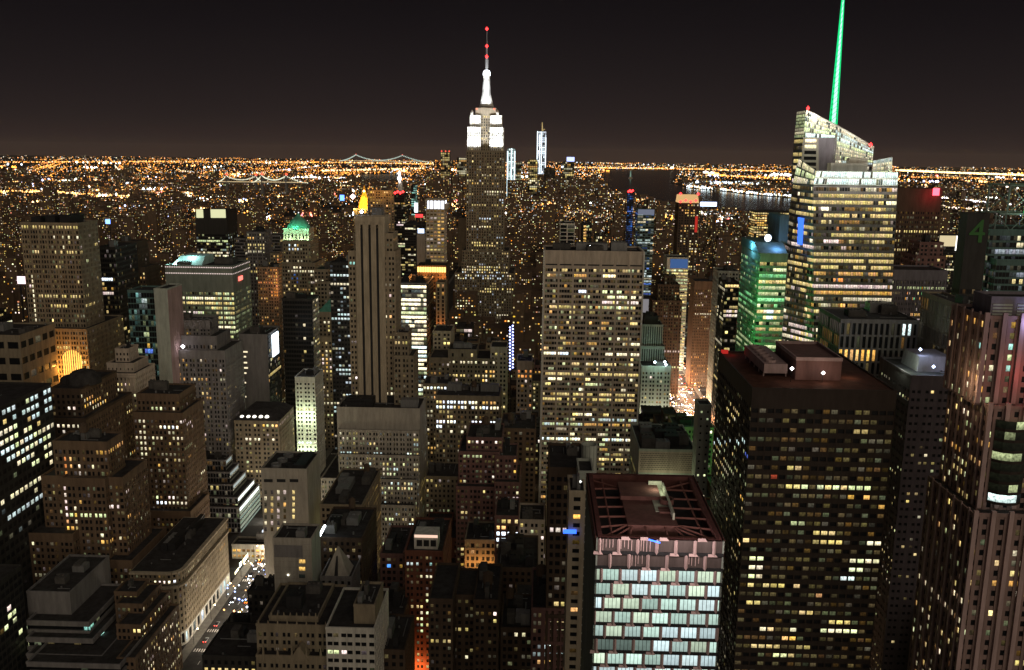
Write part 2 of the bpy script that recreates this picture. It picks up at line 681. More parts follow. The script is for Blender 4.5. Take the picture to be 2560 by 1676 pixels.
avenue('avenue', *AV5, 300, 2600)
avenue('wide_avenue', *AV6, 300, 2600)
for i in range(27):
    y = 360 + 80 * i
    sheet('cross_street', [(-1500, y - 7), (1500, y - 7), (1500, y + 7), (-1500, y + 7)], .012, ASPH)

WPOLY = [G(*p) for p in ((1508, 424), (1512, 462), (1520, 478), (1587, 489), (1649, 511), (1690, 514), (1780, 528), (1890, 545), (1989, 553),
                         (2240, 575), (2352, 590), (2440, 596), (2560, 606), (2700, 612), (2700, 560), (2440, 546), (2340, 540), (2240, 524), (1989, 498), (1882, 489),
                         (1780, 477), (1723, 472), (1676, 458), (1690, 440), (1700, 427))]
WPOLY2 = [G(*p) for p in ((898, 437), (985, 435), (1000, 446), (985, 458), (905, 460))]
wm, wn, wout = _nodes('river_water')
wb = wn.nodes.new('ShaderNodeBsdfPrincipled')
wb.inputs['Base Color'].default_value = (.006, .008, .012, 1)
wb.inputs['Roughness'].default_value = .18
wtex = wn.nodes.new('ShaderNodeTexNoise')
wtex.inputs['Scale'].default_value = .03
wtex.inputs['Detail'].default_value = 5
wgeo = wn.nodes.new('ShaderNodeNewGeometry')
wbm = wn.nodes.new('ShaderNodeBump')
wbm.inputs['Strength'].default_value = .25
wbm.inputs['Distance'].default_value = 4
wn.links.new(wgeo.outputs['Position'], wtex.inputs['Vector'])
wn.links.new(wtex.outputs[0], wbm.inputs['Height'])
wn.links.new(wbm.outputs[0], wb.inputs['Normal'])
wn.links.new(wb.outputs[0], wout.inputs[0])
sheet('river', WPOLY, .05, wm)
sheet('bay', WPOLY2, .05, wm)


def inpoly(x, y, poly):
    c = False
    j = len(poly) - 1
    for i in range(len(poly)):
        a, b = poly[i], poly[j]
        if (a[1] > y) != (b[1] > y) and x < (b[0] - a[0]) * (y - a[1]) / (b[1] - a[1]) + a[0]:
            c = not c
        j = i
    return c


def water(x, y):
    return inpoly(x, y, WPOLY) or inpoly(x, y, WPOLY2)


# ---------------------------------------------------------------- facade styles
S = Style
MAS = S('tan', 3.0, 3.6, .48, .55, p=.14, dim=.12)
STN = S('stone', 3.2, 3.6, .46, .54, p=.16)
LIM = S('lime', 3.2, 3.6, .45, .55, p=.16)
BRN = S('brown', 3.0, 3.5, .45, .55, p=.16)
UMB = S('umber', 3.0, 3.5, .5, .55, p=.12)
RED = S('red', 3.0, 3.4, .45, .52, p=.22)
DRK = S('dark', 1.8, 3.8, .92, .62, p=.14, fl=.1, rec=.2)
OFF = S('conc', 3.0, 3.9, .88, .55, p=.4, fl=.35, pal=MIX_OFFICE, rec=.3)
BLK = S('conc', 4.0, 4.0, .3, .3, p=0, dim=0)
TEAL = S('teal', 2.0, 4.0, .94, .8, p=.05, dim=.35, rec=.15, pal='TGCT')

# ---------------------------------------------------------------- the towers on the left
B = hero('office_tower', 'broad tan stone tower with a lit column of windows down its left corner', 'skyscraper',
         MAS.but(bw=2.2, fh=3.7, ww=.5, wh=.6, p=.05, dim=.2), [(50, 194, 557, 660, 30), (66, 216, 822, 650, 60)], yb=890,
         spots=[((62, 88), 6, 570, 825, 1, 'W', 1.3), (80, 230, 630, 636, .6, 'Y', 1), (110, 200, 683, 690, .5, 'W', 1), (95, 240, 738, 745, .8, 'Y', .9),
                (125, 240, 758, 766, .9, 'Y', 1.0), (100, 195, 590, 600, .5, 'W', 1), (125, 170, 862, 872, .9, 'Y', 1.1), (60, 210, 868, 874, .4, 'Y', .7)],
         nw=60, units=2, finish=False)
for k in (.25, .5, .75):                                   # darker crown pieces on the roof
    b = B.bx[0]
    m = MB()
    x = b[0] + (b[1] - b[0]) * k
    m.box(x - 4, x + 3, b[2] + 3, b[3] - 4, b[4] - 1, b[4] + 3 + 3 * k)
    B.units.append((m, DARKM))
rt = B.done()
m = MB()                                                  # the floodlit arch over the entrance
a, b = P(158, 925, 648.5), P(207, 925, 648.5)
zt = P(180, 876, 648.5).z
w, cx_ = b.x - a.x, (a.x + b.x) / 2
n = 9
for i in range(n):
    t0, t1 = i / n + .03, (i + 1) / n - .03
    h = lambda t: a.z + (zt - a.z) * (.55 + .45 * math.sqrt(max(0, 1 - (2 * t - 1) ** 2)))
    m.poly([(a.x + w * t0, 648.6, a.z - 30), (a.x + w * t1, 648.6, a.z - 30), (a.x + w * t1, 648.6, h(t1)), (a.x + w * t0, 648.6, h(t0))])
m.build('arched_window', emit('arch_light', (1, .50, .10), 2.2), rt, label='brightly lit orange arched window')
lamp(rt, (a.x + w * .5, 640, a.z + 4), (1, .42, .08), 22000, 1.5)
for xs in (80, 104, 122):
    p = P(xs, 940, 643)
    lamp(rt, p, (1, .40, .07), 12000, 1)

hero('stone_block', 'low tan stone block with tall greenish windows at the left edge', 'building',
     MAS.but(bw=9, fh=11, ww=.74, wh=.42, p=.0), [(-60, 48, 838, 590, 45)], yb=930, spots=[(-60, 70, 870, 895, 1, 'T', .8)], units=2)
hero('glass_tower', 'dark office tower with scattered bright floors behind the broad stone tower', 'skyscraper',
     DRK.but(p=.02, fl=0), [(237, 287, 618, 720, 40)], yb=860, units=1,
     spots=[(262, 290, 642, 650, 1, 'Y', 1.2), (248, 280, 654, 658, .8, 'Y', .5), (248, 280, 692, 702, 1, 'B', 2), (246, 282, 719, 724, .7, 'A', .5),
            (246, 284, 732, 745, 1, 'P', .8), (250, 284, 770, 778, .8, 'Y', .8), (262, 272, 780, 830, .9, 'Y', .9), (262, 330, 820, 830, .9, 'Y', 1)])
hero('masonry_tower', 'dark brown stepped tower with one row of amber windows near its shoulder', 'skyscraper',
     BRN.but(wall='umber', p=.05, dim=.1, bw=2.6), [(286, 343, 604, 770, 22), (277, 362, 668, 765, 32)], yb=860, units=2, cap=4,
     spots=[(280, 365, 690, 700, .8, 'AY', 1), (280, 322, 756, 764, .9, 'P', 1.6), (280, 330, 797, 803, .4, 'Y', .8)])
B = hero('glass_slab', 'slim teal glass slab joined to a pale blank concrete shaft', 'skyscraper', TEAL,
         [(384, 418, 722, 617, 26, BLK.but(wall='pale', ww=.02, wh=.02, rec=.02)), (318, 386, 726, 620, 22)], yb=985, side=BLK.but(wall='pink', ww=.03, wh=.03, rec=.02), units=0,
         spots=[(330, 360, 826, 836, .8, 'P', .8), (320, 390, 968, 990, .25, 'W', .8), (360, 380, 872, 882, .7, 'K', .8), (366, 386, 862, 872, .7, 'A', .9)])
B = hero('office_tower', 'square pale office block with glowing green-yellow floors and a white-lit plant deck on top', 'office tower',
         OFF.but(wall='greyg', bw=1.9, fh=4.0, ww=.9, wh=.55, g=8, gw=.35, p=.36, dim=.75, br=.75, pal='GGYG', rec=.5), [(412, 581, 664, 720, 44)], yb=990, cap=21,
         spots=[(455, 545, 742, 750, .95, 'W', 1.5), (540, 585, 690, 990, .9, 'GY', .85), (455, 510, 775, 790, .8, 'GP', 1), (540, 600, 818, 826, .95, 'W', 1.6)],
         nw=60, units=2, finish=False)
b = B.bx[0]
m = MB()
m.frustum(b[0] + 3, b[0] + 28, b[2] + 6, b[2] + 34, b[4] - 1, b[0] + 8, b[0] + 28, b[2] + 14, b[2] + 34, b[4] + 6)
B.units.append((m, mat('pale_plant', (.45, .6, .58), .6)))
m = MB()
for k in range(2):
    z = b[4] - 1.5 - 5 * k
    for i in range(38):
        x = b[0] + (b[1] - b[0]) * (i + .5) / 38
        m.box(x - .35, x + .35, b[2] - .4, b[2] - .15, z - .4, z + .3)
    for i in range(12):
        y = b[2] + (b[3] - b[2]) * (i + .5) / 12
        m.box(b[1] + .15, b[1] + .4, y - .35, y + .35, z - .4, z + .3)
rt = B.done()
m.build('cornice_lights', emit('pinkwhite_bulbs', (1, .78, .72), 1.0), rt)
m = MB()
p = P(600, 690, b[2] + 14)
m.box(b[1] + .3, b[1] + .8, b[2] + 12, b[2] + 22, b[4] - 14, b[4] - 10.5)
m.build('red_sign', emit('red_sign', (1, .16, .12), 2.5), rt)
lamp(rt, (b[0] + 6, b[2] + 5, b[4] + 3), (.55, 1, .95), 4500)
lamp(rt, (b[0] + 18, b[2] + 10, b[4] + 8), (.55, 1, .95), 4500)

B = hero('setback_tower', 'grey brown art deco tower with a scalloped crown in front of the green-lit office block', 'skyscraper',
         UMB.but(wall='grey', bw=2.7, fh=3.5, ww=.5, wh=.6, p=.14, dim=.35, pal='YAWYP', br=.6),
         [(443, 524, 801, 642, 18), (425, 541, 840, 636, 30), (414, 562, 876, 630, 40)], yb=1075, units=1, cap=6,
         spots=[(500, 512, 880, 890, 1, 'Y', 1), (495, 520, 984, 994, .8, 'Y', .9), (520, 545, 985, 994, .8, 'A', .9), (445, 452, 912, 918, 1, 'Y', 1.4),
                (430, 436, 890, 900, 1, 'B', 1), (440, 462, 935, 960, .5, 'A', .8)], nw=40, finish=False)
b = B.bx[0]
for i in range(5):                                        # scalloped parapet
    x = b[0] + (b[1] - b[0]) * (i + .5) / 5
    B.w('grey').tube((x, b[2] - .6, b[4] - 3), (x, b[2] + 3, b[4] - 3), 4.2, n=14)
rt = B.done()
p = P(457, 867, 628)
m = MB()
m.octa(p, 1.5)
m.build('floodlight', emit('white_lamp', (1, .9, .95), 14), rt)

B = hero('windowless_tower', 'grey blank concrete slab with a bright blue-white billboard on its dark right side', 'skyscraper',
         BLK.but(wall='grey', ww=.03, wh=.03, rec=.02, bw=6), [(597, 668, 836, 680, 34)], yb=1005, side=DRK.but(p=.1, pal=MIX_WARM), units=1, cap=.6, finish=False)
b = B.bx[0]
m = MB()
for z in (880, 892, 907, 920, 933, 957, 992):
    p = P(611 + R.uniform(-3, 3), z, b[2])
    m.box(p.x - 2.2, p.x + 2.2, b[2] - .15, b[2] - .05, p.z - .6, p.z + .6)
rt = B.done()
m.build('window', emit('small_window', (1, .85, .55), 1.2), rt)
m = MB()
m.box(b[1] - 6, b[1] - .1, b[2] - .3, b[2] - .1, b[4] - 14, b[4] - 1)
p0, p1 = P(683, 840, 690), P(706, 880, 712)
m2 = MB()
m2.box(b[1] + 1.0, b[1] + 1.6, 688, 704, p1.z + 1, p0.z + 1, True)
bo = m2.build('billboard', emit('billboard_light', (.80, .92, 1), 4.0), rt)
m3 = MB()
for k in range(3):
    m3.box(b[1] + 1.62, b[1] + 1.75, 690, 702.5, p1.z + 2.6 + 4.2 * k, p1.z + 3.3 + 4.2 * k)
m3.build('billboard_lettering', mat('sign_blue', (.05, .08, .3)), bo)
hero('glass_tower', 'dark charcoal slab between the green pyramid tower and its smaller copper-roofed neighbour', 'office tower', DRK.but(p=.012, fl=0, dim=.05, bw=2.2), [(704, 781, 747, 740, 22)],
     yb=930, units=2, side=S('conc', 3, 3.8, .9, .5, p=.3, dim=.4, pal='GYW'), spots=[(758, 766, 785, 850, .5, 'W', 1)])
B = hero('pyramid_roof_tower', 'slender stone tower with a floodlit mint green pyramid roof', 'skyscraper', BRN.but(wall='tan', bw=2.6, p=.12, dim=.1),
         [(708, 771, 572, 850, 21, S('lime', 3.4, 9, .35, .55, p=0, dim=0)), (706, 776, 601, 845, 31), (704, 788, 657, 840, 40)], yb=760, units=0, cap=3, finish=False,
         spots=[(722, 752, 612, 640, .6, 'BY', 1.2), (730, 755, 662, 672, .9, 'W', 1.4), (725, 745, 680, 750, .25, 'K', .3), (715, 755, 715, 745, .4, 'Y', 1)])
b = B.bx[0]
cxx, cyy = (b[0] + b[1]) / 2, (b[2] + b[3]) / 2
apex = P(740, 533, cyy).z
rt = B.done()
m = MB()
m.lathe([(11.5, b[4] - 1), (10.5, b[4] + 2.5), (6.5, b[4] + (apex - b[4]) * .55), (2.0, apex - 2.5), (.3, apex)], cxx, cyy, 12)
m.build('pyramid_roof', wallm('copper'), rt)
for dx in (-13, -5, 5, 13):
    lamp(rt, (cxx + dx, b[2] - 3.5, b[4] - 10), (.62, 1, .62), 2200, .6)
for dx in (-11, 0, 11):
    lamp(rt, (cxx + dx, b[2] - 4, b[4] + 1.5), (.25, 1, .62), 2600, .6)
B = hero('pyramid_roof_building', 'stone building with a dull green copper pyramid roof beside the charcoal slab', 'building', STN.but(p=.25, br=.9),
         [(796, 846, 780, 770, 26), (782, 858, 842, 765, 34)], yb=1010, units=0, cap=4,
         spots=[(790, 835, 880, 935, .55, 'PA', 1), (808, 832, 800, 808, 1, 'W', 1.2), (810, 830, 820, 880, .4, 'WY', 1)], finish=False)
b = B.bx[0]
m = MB()
m.frustum(b[0] - .5, b[1] + .5, b[2] - .5, b[3] + .5, b[4], (b[0] + b[1]) / 2 - 1, (b[0] + b[1]) / 2 + 1, b[2] + 11, b[2] + 14, P(827, 748, 782).z)
rt = B.done()
m.build('pyramid_roof', wallm('copper'), rt)
B = hero('crown_lit_tower', 'dark tower topped by glowing pale yellow glass crown panels', 'skyscraper', DRK.but(bw=2.6, p=.2, dim=.2, pal='CWYG'),
         [(487, 566, 526, 1150, 40)], yb=650, units=0, cap=30, finish=False, spots=[(485, 570, 560, 570, .7, 'C', .8), (485, 570, 630, 645, .6, 'W', 1)])
b = B.bx[0]
rt = B.done()
m = MB()
for x0, x1 in ((491, 497), (498, 507), (527, 539), (540, 551), (552, 563)):
    p, q = P(x0, 545, 1149), P(x1, 524, 1149)
    m.box(p.x, q.x, 1149.2, 1149.8, p.z, q.z)
m.build('crown_panel', emit('crown_glow', (.95, .95, .55), .85), rt)
hero('ribbed_tower', 'dark ribbed tower with three amber floors right of the glowing crown tower', 'office tower', DRK.but(wall='grey', bw=3, ww=.6, p=.08), [(616, 660, 580, 1000, 30)], yb=655,
     spots=[(610, 660, 588, 596, .9, 'A', 1.2), (618, 660, 607, 622, .7, 'Y', 1)])
hero('flat_block', 'grey stepped block behind the ribbed tower', 'building', DRK.but(wall='grey', p=.05), [(586, 612, 596, 1080, 30), (660, 700, 588, 1100, 30)], yb=640)
B = hero('brick_tower', 'narrow brick tower with its right half washed in orange light', 'building', BRN.but(wall='tan', p=.15, pal='AO'), [(642, 694, 668, 960, 26), (675, 697, 634, 975, 20)],
         yb=745, finish=False, spots=[(680, 705, 632, 740, .8, 'OA', .9)])
rt = B.done()
lamp(rt, P(697, 700, 950), (1, .38, .16), 3800, 2)
lamp(rt, P(697, 730, 950), (1, .38, .16), 3800, 2)
hero('loft_building', 'tan loft building tucked right of the mint green pyramid tower', 'building', STN.but(p=.25), [(784, 820, 674, 800, 30), (792, 828, 704, 790, 30)], yb=770)
hero('office_block', 'black office block with small white lit windows left of the striped tower', 'office tower', DRK.but(bw=2.8, ww=.7, wh=.5, p=.3, pal='WBC'), [(824, 872, 657, 760, 34)], yb=900)

# the tall slab with three black stripes
B = hero('striped_tower', 'tall slender stone tower with three black vertical stripes on its front', 'skyscraper', STN.but(wall='stone', bw=2.7, fh=3.6, ww=.5, wh=.5, p=.08),
         [(889, 961, 539, 607, 16, BLK.but(wall='lime', ww=.02, wh=.02, rec=.02)), (883, 983, 583, 605, 20), (870, 988, 628, 602, 24)], yb=1008, units=0, cap=3, finish=False,
         spots=[(960, 975, 664, 672, 1, 'W', 1.5), (870, 890, 652, 660, .8, 'T', 1), (963, 978, 783, 795, .9, 'AW', 1.6), (960, 975, 700, 708, .8, 'G', 1), (880, 895, 770, 780, .7, 'G', .9)], nw=40)
b = B.bx[0]
m, m2 = MB(), MB()
zlo = 8
for a, c in ((901, 906), (921, 926), (940, 945)):
    p, q = P(a, 574, 601), P(c, 574, 601)
    m.box(p.x, q.x, 600.9, 601.5, zlo, p.z)
    m.tube(((p.x + q.x) / 2, 600.9, p.z), ((p.x + q.x) / 2, 601.5, p.z + .01), (q.x - p.x) / 2, n=12)
W = B.w('lime')
for a, c in ((888, 900.5), (906.5, 920.5), (926.5, 939.5), (945.5, 961)):
    p, q = P(a, 560, 601), P(c, 560, 601)
    W.box(p.x, q.x, 600.6, 607.5, zlo, P(900, 562, 601).z)
    for k in range(3):
        x = p.x + (q.x - p.x) * (k + .5) / 3
        W.box(x - .35, x + .35, 600.35, 600.6, zlo, P(900, 553, 601).z)
W.box(P(888, 560, 601).x - .2, P(961, 560, 601).x + .2, 601.2, 624, P(900, 562, 601).z, P(900, 541, 601).z)
rt = B.done()
m.build('stripe', DARKM, rt)
m = MB()
zb = b[4]
for x in (b[0] + 8, b[0] + 13, b[0] + 18):
    m.tube((x, b[2] + 3, zb - 1), (x, b[2] + 3, zb + 7), .18, n=5)
    m.tube((x, b[2] + 9, zb - 1), (x, b[2] + 9, zb + 7), .18, n=5)
for z in (3, 5, 7):
    m.tube((b[0] + 8, b[2] + 3, zb + z), (b[0] + 18, b[2] + 3, zb + z), .15, n=5)
m.box(b[0] + 10, b[0] + 17, b[2] + 4, b[2] + 12, zb - 1, zb + 5)
m.build('roof_frame', METAL, rt)
m = MB()
m.octa(P(904, 530, 608), 1.3)
m.build('roof_lamp', emit('blue_white_lamp', (.6, .72, 1), 9), rt)
hero('stone_wing', 'stepped stone wing against the foot of the three-striped tower', 'building', STN.but(wall='tan', bw=2.7, ww=.5, p=.1), [(984, 1021, 832, 598, 16), (984, 1034, 890, 595, 24)], yb=1008, units=1)

B = hero('terracotta_tower', 'narrow white terracotta tower glowing green-white from lights at its foot', 'building', S('white', 3.1, 3.5, .42, .5, p=.03, dim=.1), [(737, 787, 943, 690, 28)], yb=1118, units=2, cap=4, finish=False,
         spots=[(737, 787, 1104, 1114, 1, 'C', 2.5)])
b = B.bx[0]
rt = B.done()
for k in range(3):
    lamp(rt, (b[0] + 2 + k * 6, b[2] - 6, 22), (.80, 1, .62), 3200, 2)
    lamp(rt, (b[0] + 2 + k * 6, b[2] - 7, 52), (.80, 1, .62), 4200, 2)
B = hero('mansard_building', 'stone building with five round glowing skylights on a black sloping roof', 'building', STN.but(wall='tan', p=.12), [(585, 697, 1052, 630, 40)], yb=1140, units=0, cap=2, finish=False,
         spots=[(628, 695, 1056, 1068, .95, 'YAG', 1.6), (612, 650, 1090, 1100, .9, 'W', 1.8), (680, 695, 1090, 1100, .9, 'W', 1.6)], nw=30)
b = B.bx[0]
m = MB()
m.frustum(b[0] - .3, b[1] + .3, b[2] - .3, b[3], b[4], b[0] + 6, b[1] - 6, b[2] + 14, b[3] - 6, P(640, 1022, 644).z)
rt = B.done()
m.build('mansard_roof', ROOF, rt)
for xs in (608, 624, 639, 655, 670):
    m = MB()
    p = P(xs, 1041, 637)
    m.lathe([(1.5, p.z - 1.2), (1.7, p.z), (1.2, p.z + 1.1), (.2, p.z + 1.6)], p.x, p.y - 2.5, 12)
    m.build('skylight', emit('skylight', (1, .93, .80), 2.2), rt)
hero('low_office', 'low grey building with pale vertical fins on its right side beside the art deco tower', 'building', UMB.but(wall='grey', p=.04), [(556, 598, 1068, 652, 18), (520, 584, 1112, 648, 24)], yb=1170,
     side=S('pale', 2.4, 24, .55, .96, p=0, dim=.4, pal='G'), units=2)
B = hero('terraced_office', 'glass office building stepping up in terraces with a white-lit right side', 'office tower',
         S('grey', 2.0, 3.5, .82, .8, p=.03, dim=.25, fl=.0, rec=.25, pal='GWA'),
         [(490, 564, 1150, 604, 14), (490, 574, 1180, 598, 20), (490, 582, 1211, 592, 29), (492, 594, 1243, 586, 38), (494, 598, 1268, 580, 46)], yb=1340, units=2, cap=.8,
         side=S('pale', 70, 3.4, 1, .5, p=0, fl=0, dim=0), finish=False, spots=[(480, 530, 1193, 1198, .9, 'T', .9), (480, 545, 1215, 1230, .5, 'Y', .5)])
rt = B.done()
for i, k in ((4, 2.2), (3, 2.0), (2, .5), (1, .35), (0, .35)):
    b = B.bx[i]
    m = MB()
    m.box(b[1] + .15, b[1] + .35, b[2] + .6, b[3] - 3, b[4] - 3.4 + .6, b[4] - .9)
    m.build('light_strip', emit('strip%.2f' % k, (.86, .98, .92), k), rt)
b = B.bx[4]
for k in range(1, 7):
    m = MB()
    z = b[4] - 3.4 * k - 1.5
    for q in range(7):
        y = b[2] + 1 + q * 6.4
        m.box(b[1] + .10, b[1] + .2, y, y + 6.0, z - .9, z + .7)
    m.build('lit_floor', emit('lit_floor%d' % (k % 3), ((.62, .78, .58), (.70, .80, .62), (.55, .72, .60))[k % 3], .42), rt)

B = hero('windowless_block', 'big blank pale concrete block with round fans on its roof', 'building',
         BLK.but(wall='conc', ww=.02, wh=.02, rec=.02), [(652, 767, 1172, 478, 30)], yb=1345, units=0, cap=2, finish=False)
b = B.bx[0]
rt = B.done()
m = MB()
for k in range(3):
    p, q = P(660 + 32 * k, 1198, 478), P(682 + 32 * k, 1206, 478)
    m.box(p.x, q.x, 477.85, 477.98, q.z, p.z)
m.build('louvre', DARKM, rt)
for cx2, pp in ((664, .3), (680, .7), (696, .6), (712, .5), (734, 1)):
    for r in range(7):
        if pp == 1 and r > 4:
            continue
        p, q = P(cx2 - 3.2, 1226 + 15.4 * r, 478), P(cx2 + 3.2, 1236 + 15.4 * r, 478)
        m = MB()
        m.quad((p.x, 477.95, q.z), (q.x, 477.95, q.z), (q.x, 477.95, p.z), (p.x, 477.95, p.z))
        m.uv = [(0, 0), (1, 0), (1, 1), (0, 1)]
        o = m.build('window', PANE, rt)
        c = PAL['Y' if pp == 1 else R.choice('WYPA')]
        o.color = (*c, (.9 if pp == 1 else R.uniform(.4, 1.2)) if R.random() < pp else .04)
for k in range(3):
    for dx in (9, 17):
        m = MB()
        m.lathe([(2.9, b[4] - .9), (2.9, b[4] + .8), (2.5, b[4] + .8), (2.4, b[4] - .2), (.1, b[4] - .1)], b[0] + dx - 2 + k * 1.2, b[2] + 6 + k * 8.5, 16)
        m.build('roof_fan', METAL if dx == 9 else DARKM, rt)
m = MB()
m.box(b[1] - 8, b[1] - 2, b[2] + 3, b[3] - 4, b[4] - .9, b[4] + 1.2)
m.build('rooftop_unit', DARKM, rt)
lamp(rt, (b[1] + 5, b[2] + 12, 12), (.8, 1, .65), 16000, 2)
B = hero('street_bridge_building', 'low building with a row of yellow lit windows facing down the avenue', 'building', S('conc', 3.0, 5, .7, .5, p=.9, pal='A', br=.8, dim=0), [(579, 684, 1362, 540, 12)], yb=1376, units=1, cap=2.4)

# the brown tower with a bright stair column
hero('masonry_tower', 'brown masonry tower with a bright stack of stair windows at its left corner', 'skyscraper', UMB.but(wall='brown', bw=2.6, fh=3.5, p=.12, dim=.4, pal='YAWGP', br=.6),
     [(341, 448, 985, 530, 26), (332, 456, 1032, 524, 34), (346, 476, 1278, 518, 32)], yb=1395, units=2, cap=4, nw=50,
     spots=[(346, 366, 1036, 1222, .95, 'W', 1.0), (400, 452, 1060, 1072, .9, 'BW', 2.6), (452, 482, 1050, 1068, .8, 'P', 1.3), (405, 452, 1106, 1114, .6, 'Y', .8), (405, 452, 1148, 1160, .4, 'W', .7),
            (392, 420, 1252, 1262, 1, 'B', 2.2), (403, 440, 1236, 1246, .6, 'P', 1.6), (420, 466, 1252, 1262, .9, 'W', 1.1), (400, 475, 1320, 1346, .4, 'G', .4)])
B = hero('masonry_tower', 'nearest tan tower at lower left with orange and white windows in its upper floors', 'skyscraper', BRN.but(wall='brown', bw=2.5, fh=3.6, ww=.5, wh=.56, p=.11, dim=.3, br=.75, pal='YWAPG'),
         [(131, 268, 1104, 448, 18), (152, 262, 1196, 442, 24), (102, 306, 1192, 446, 30), (36, 182, 1334, 436, 24), (150, 330, 1400, 438, 44)], yb=1480, units=3, cap=4, nw=80, tank=True,
         spots=[(155, 180, 1145, 1190, .9, 'OA', 1.2), (185, 240, 1160, 1172, .8, 'W', 1.5), (155, 172, 1205, 1322, .95, 'PAW', 1.2), (172, 200, 1240, 1320, .55, 'YWA', 1.2), (272, 296, 1262, 1272, 1, 'P', 1.4),
                (205, 262, 1245, 1256, .6, 'O', .6), (255, 305, 1338, 1360, .4, 'AW', 1.3), (60, 90, 1355, 1365, .8, 'W', 1.2)])
hero('low_office', 'small greenish block with a lit row of windows at the far left edge', 'building', S('pale', 2.8, 4, .4, .5, p=.05), [(-30, 66, 1208, 470, 18), (-40, 90, 1240, 462, 26)], yb=1330, units=1,
     spots=[(-30, 110, 1262, 1276, .95, 'W', 1.3), (-30, 110, 1280, 1288, .9, 'P', .5)])
B = Bld('office_slab', 'black slab at the left edge with slanting rows of bright white windows', 'office tower', (P(127, 965, 470).x - 30, 380, 0), 60)
B.spots = [(0, 100, 985, 1045, .8, 'C', .8), (0, 130, 1065, 1160, .8, 'WGC', 1.15), (108, 130, 965, 1040, .8, 'C', .8), (0, 100, 1045, 1062, .35, 'Y', .8)]
p = P(127, 958, 470)
B.box(p.x - 70, p.x, 360, 470, 0, p.z, DRK.but(wall='dark', bw=4.2, fh=5.0, ww=.72, wh=.5, p=.05, dim=.06, pal='GCW'))
B.plant(p.x - 60, p.x - 4, 365, 465, p.z, 3)
HERO.append((p.x - 70, p.x, 360, 470, -50, 127, 1160))
B.done()
B = hero('domed_building', 'dark brown block with low domed roofs and a lit terrace row', 'building', UMB.but(wall='umber', p=.04, dim=.15), [(124, 200, 972, 500, 46), (112, 214, 1046, 494, 60)], yb=1110, units=0, cap=3,
         side=UMB.but(wall='brown', p=.05), spots=[(205, 265, 990, 1020, .85, 'AW', 1.4), (160, 190, 970, 980, .7, 'W', 1), (170, 195, 1018, 1026, .8, 'P', 1.2)], finish=False)
b = B.bx[0]
for k, (fx, r) in enumerate(((.12, 5), (.62, 10))):
    m = MB()
    m.lathe([(r, b[4] - 1), (r * .95, b[4] + r * .3), (r * .6, b[4] + r * .62), (.2, b[4] + r * .8)], b[0] + (b[1] - b[0]) * fx, b[2] + 18, 16)
    B.units.append((m, ROOF))
B.done()
B = hero('classical_building', 'pale classical building with columns and a bright vertical strip of stair windows', 'building', S('travert', 2.5, 3.6, .45, .5, p=.08),
         [(287, 322, 872, 574, 14), (266, 334, 908, 567, 22, S('travert', 2.6, 4.2, .3, .35, p=.1)), (257, 338, 934, 560, 30)], yb=1055, units=1, cap=2,
         spots=[(288, 302, 938, 1045, .95, 'W', 1.7), (302, 314, 965, 1045, .5, 'Y', .9), (262, 340, 955, 968, .9, 'YP', 1.2), (262, 340, 936, 954, .0, 'Y', -1)], finish=False)
b = B.bx[2]
W = B.w('travert')
for i in range(9):
    x = b[0] + 1 + (b[1] - b[0] - 2) * i / 8
    W.tube((x, b[2] - .5, b[4] - 12), (x, b[2] - .5, b[4] - 2.4), .55, n=10)
W.box(b[0] - .6, b[1] + .6, b[2] - 1.3, b[2] - .12, b[4] - 2.4, b[4] - .95)
W.box(b[0] - .4, b[1] + .4, b[2] - 1.2, b[2] - .12, b[4] - 13, b[4] - 12)
B.done()

# rounded corner building along the avenue
B = Bld('corner_building', 'tan building with a rounded corner and a lit top floor beside the avenue', 'building', (-205, 432, 0), 60)
pA = P(470, 1412, 442)
xr = -184.0
zt = pA.z
x0, x1, y0, y1 = P(345, 1410, 442).x, xr, 432, 505
B.spots = [(380, 520, 1452, 1466, .9, 'WBP', 2.0), (470, 520, 1400, 1462, .6, 'W', 1.4), (355, 380, 1418, 1424, .9, 'PC', 2)]
st = S('tan', 2.3, 3.6, .42, .52, p=.06, dim=.25, br=.6)
rr = 7.0
arc = [(x1 - rr + rr * math.sin(a), y0 + rr - rr * math.cos(a)) for a in [math.pi / 2 * k / 4 for k in range(5)]]
pl = [(x0, y0)] + arc + [(x1, y1)]
for z0_, z1_, cap in ((8, zt - 8, 1.0), (zt - 7, zt, 1.0)):
    for (ax, ay), (bx_, by_) in zip(pl[:-1], pl[1:]):
        B.facade((ax, ay, z0_), (bx_, by_, z0_), (bx_, by_, z1_ - cap), (ax, ay, z1_ - cap), st)
        nv = Vector((by_ - ay, -(bx_ - ax), 0)).normalized() * 1.1
        B.rim.poly([(ax + nv.x, ay + nv.y, z1_ - cap), (bx_ + nv.x, by_ + nv.y, z1_ - cap), (bx_ + nv.x, by_ + nv.y, z1_), (ax + nv.x, ay + nv.y, z1_)])
        B.rim.poly([(ax + nv.x, ay + nv.y, z1_), (bx_ + nv.x, by_ + nv.y, z1_), (bx_ - nv.x, by_ - nv.y, z1_), (ax - nv.x, ay - nv.y, z1_)])
base = S('white', 6, 8, .62, .7, p=.5, pal='WBC', br=1.2)
for (ax, ay), (bx_, by_) in zip(pl[:-1], pl[1:]):
    B.facade((ax, ay, 0), (bx_, by_, 0), (bx_, by_, 8), (ax, ay, 8), base)
B.roof.poly([(x, y, zt - .3) for x, y in pl] + [(x0, y1, zt - .3)])
B.w('lime').quad((x1, y1, 0), (x0, y1, 0), (x0, y1, zt), (x1, y1, zt))
B.w('lime').quad((x0, y1, 0), (x0, y0, 0), (x0, y0, zt), (x0, y1, zt))
B.rimk = 'lime'
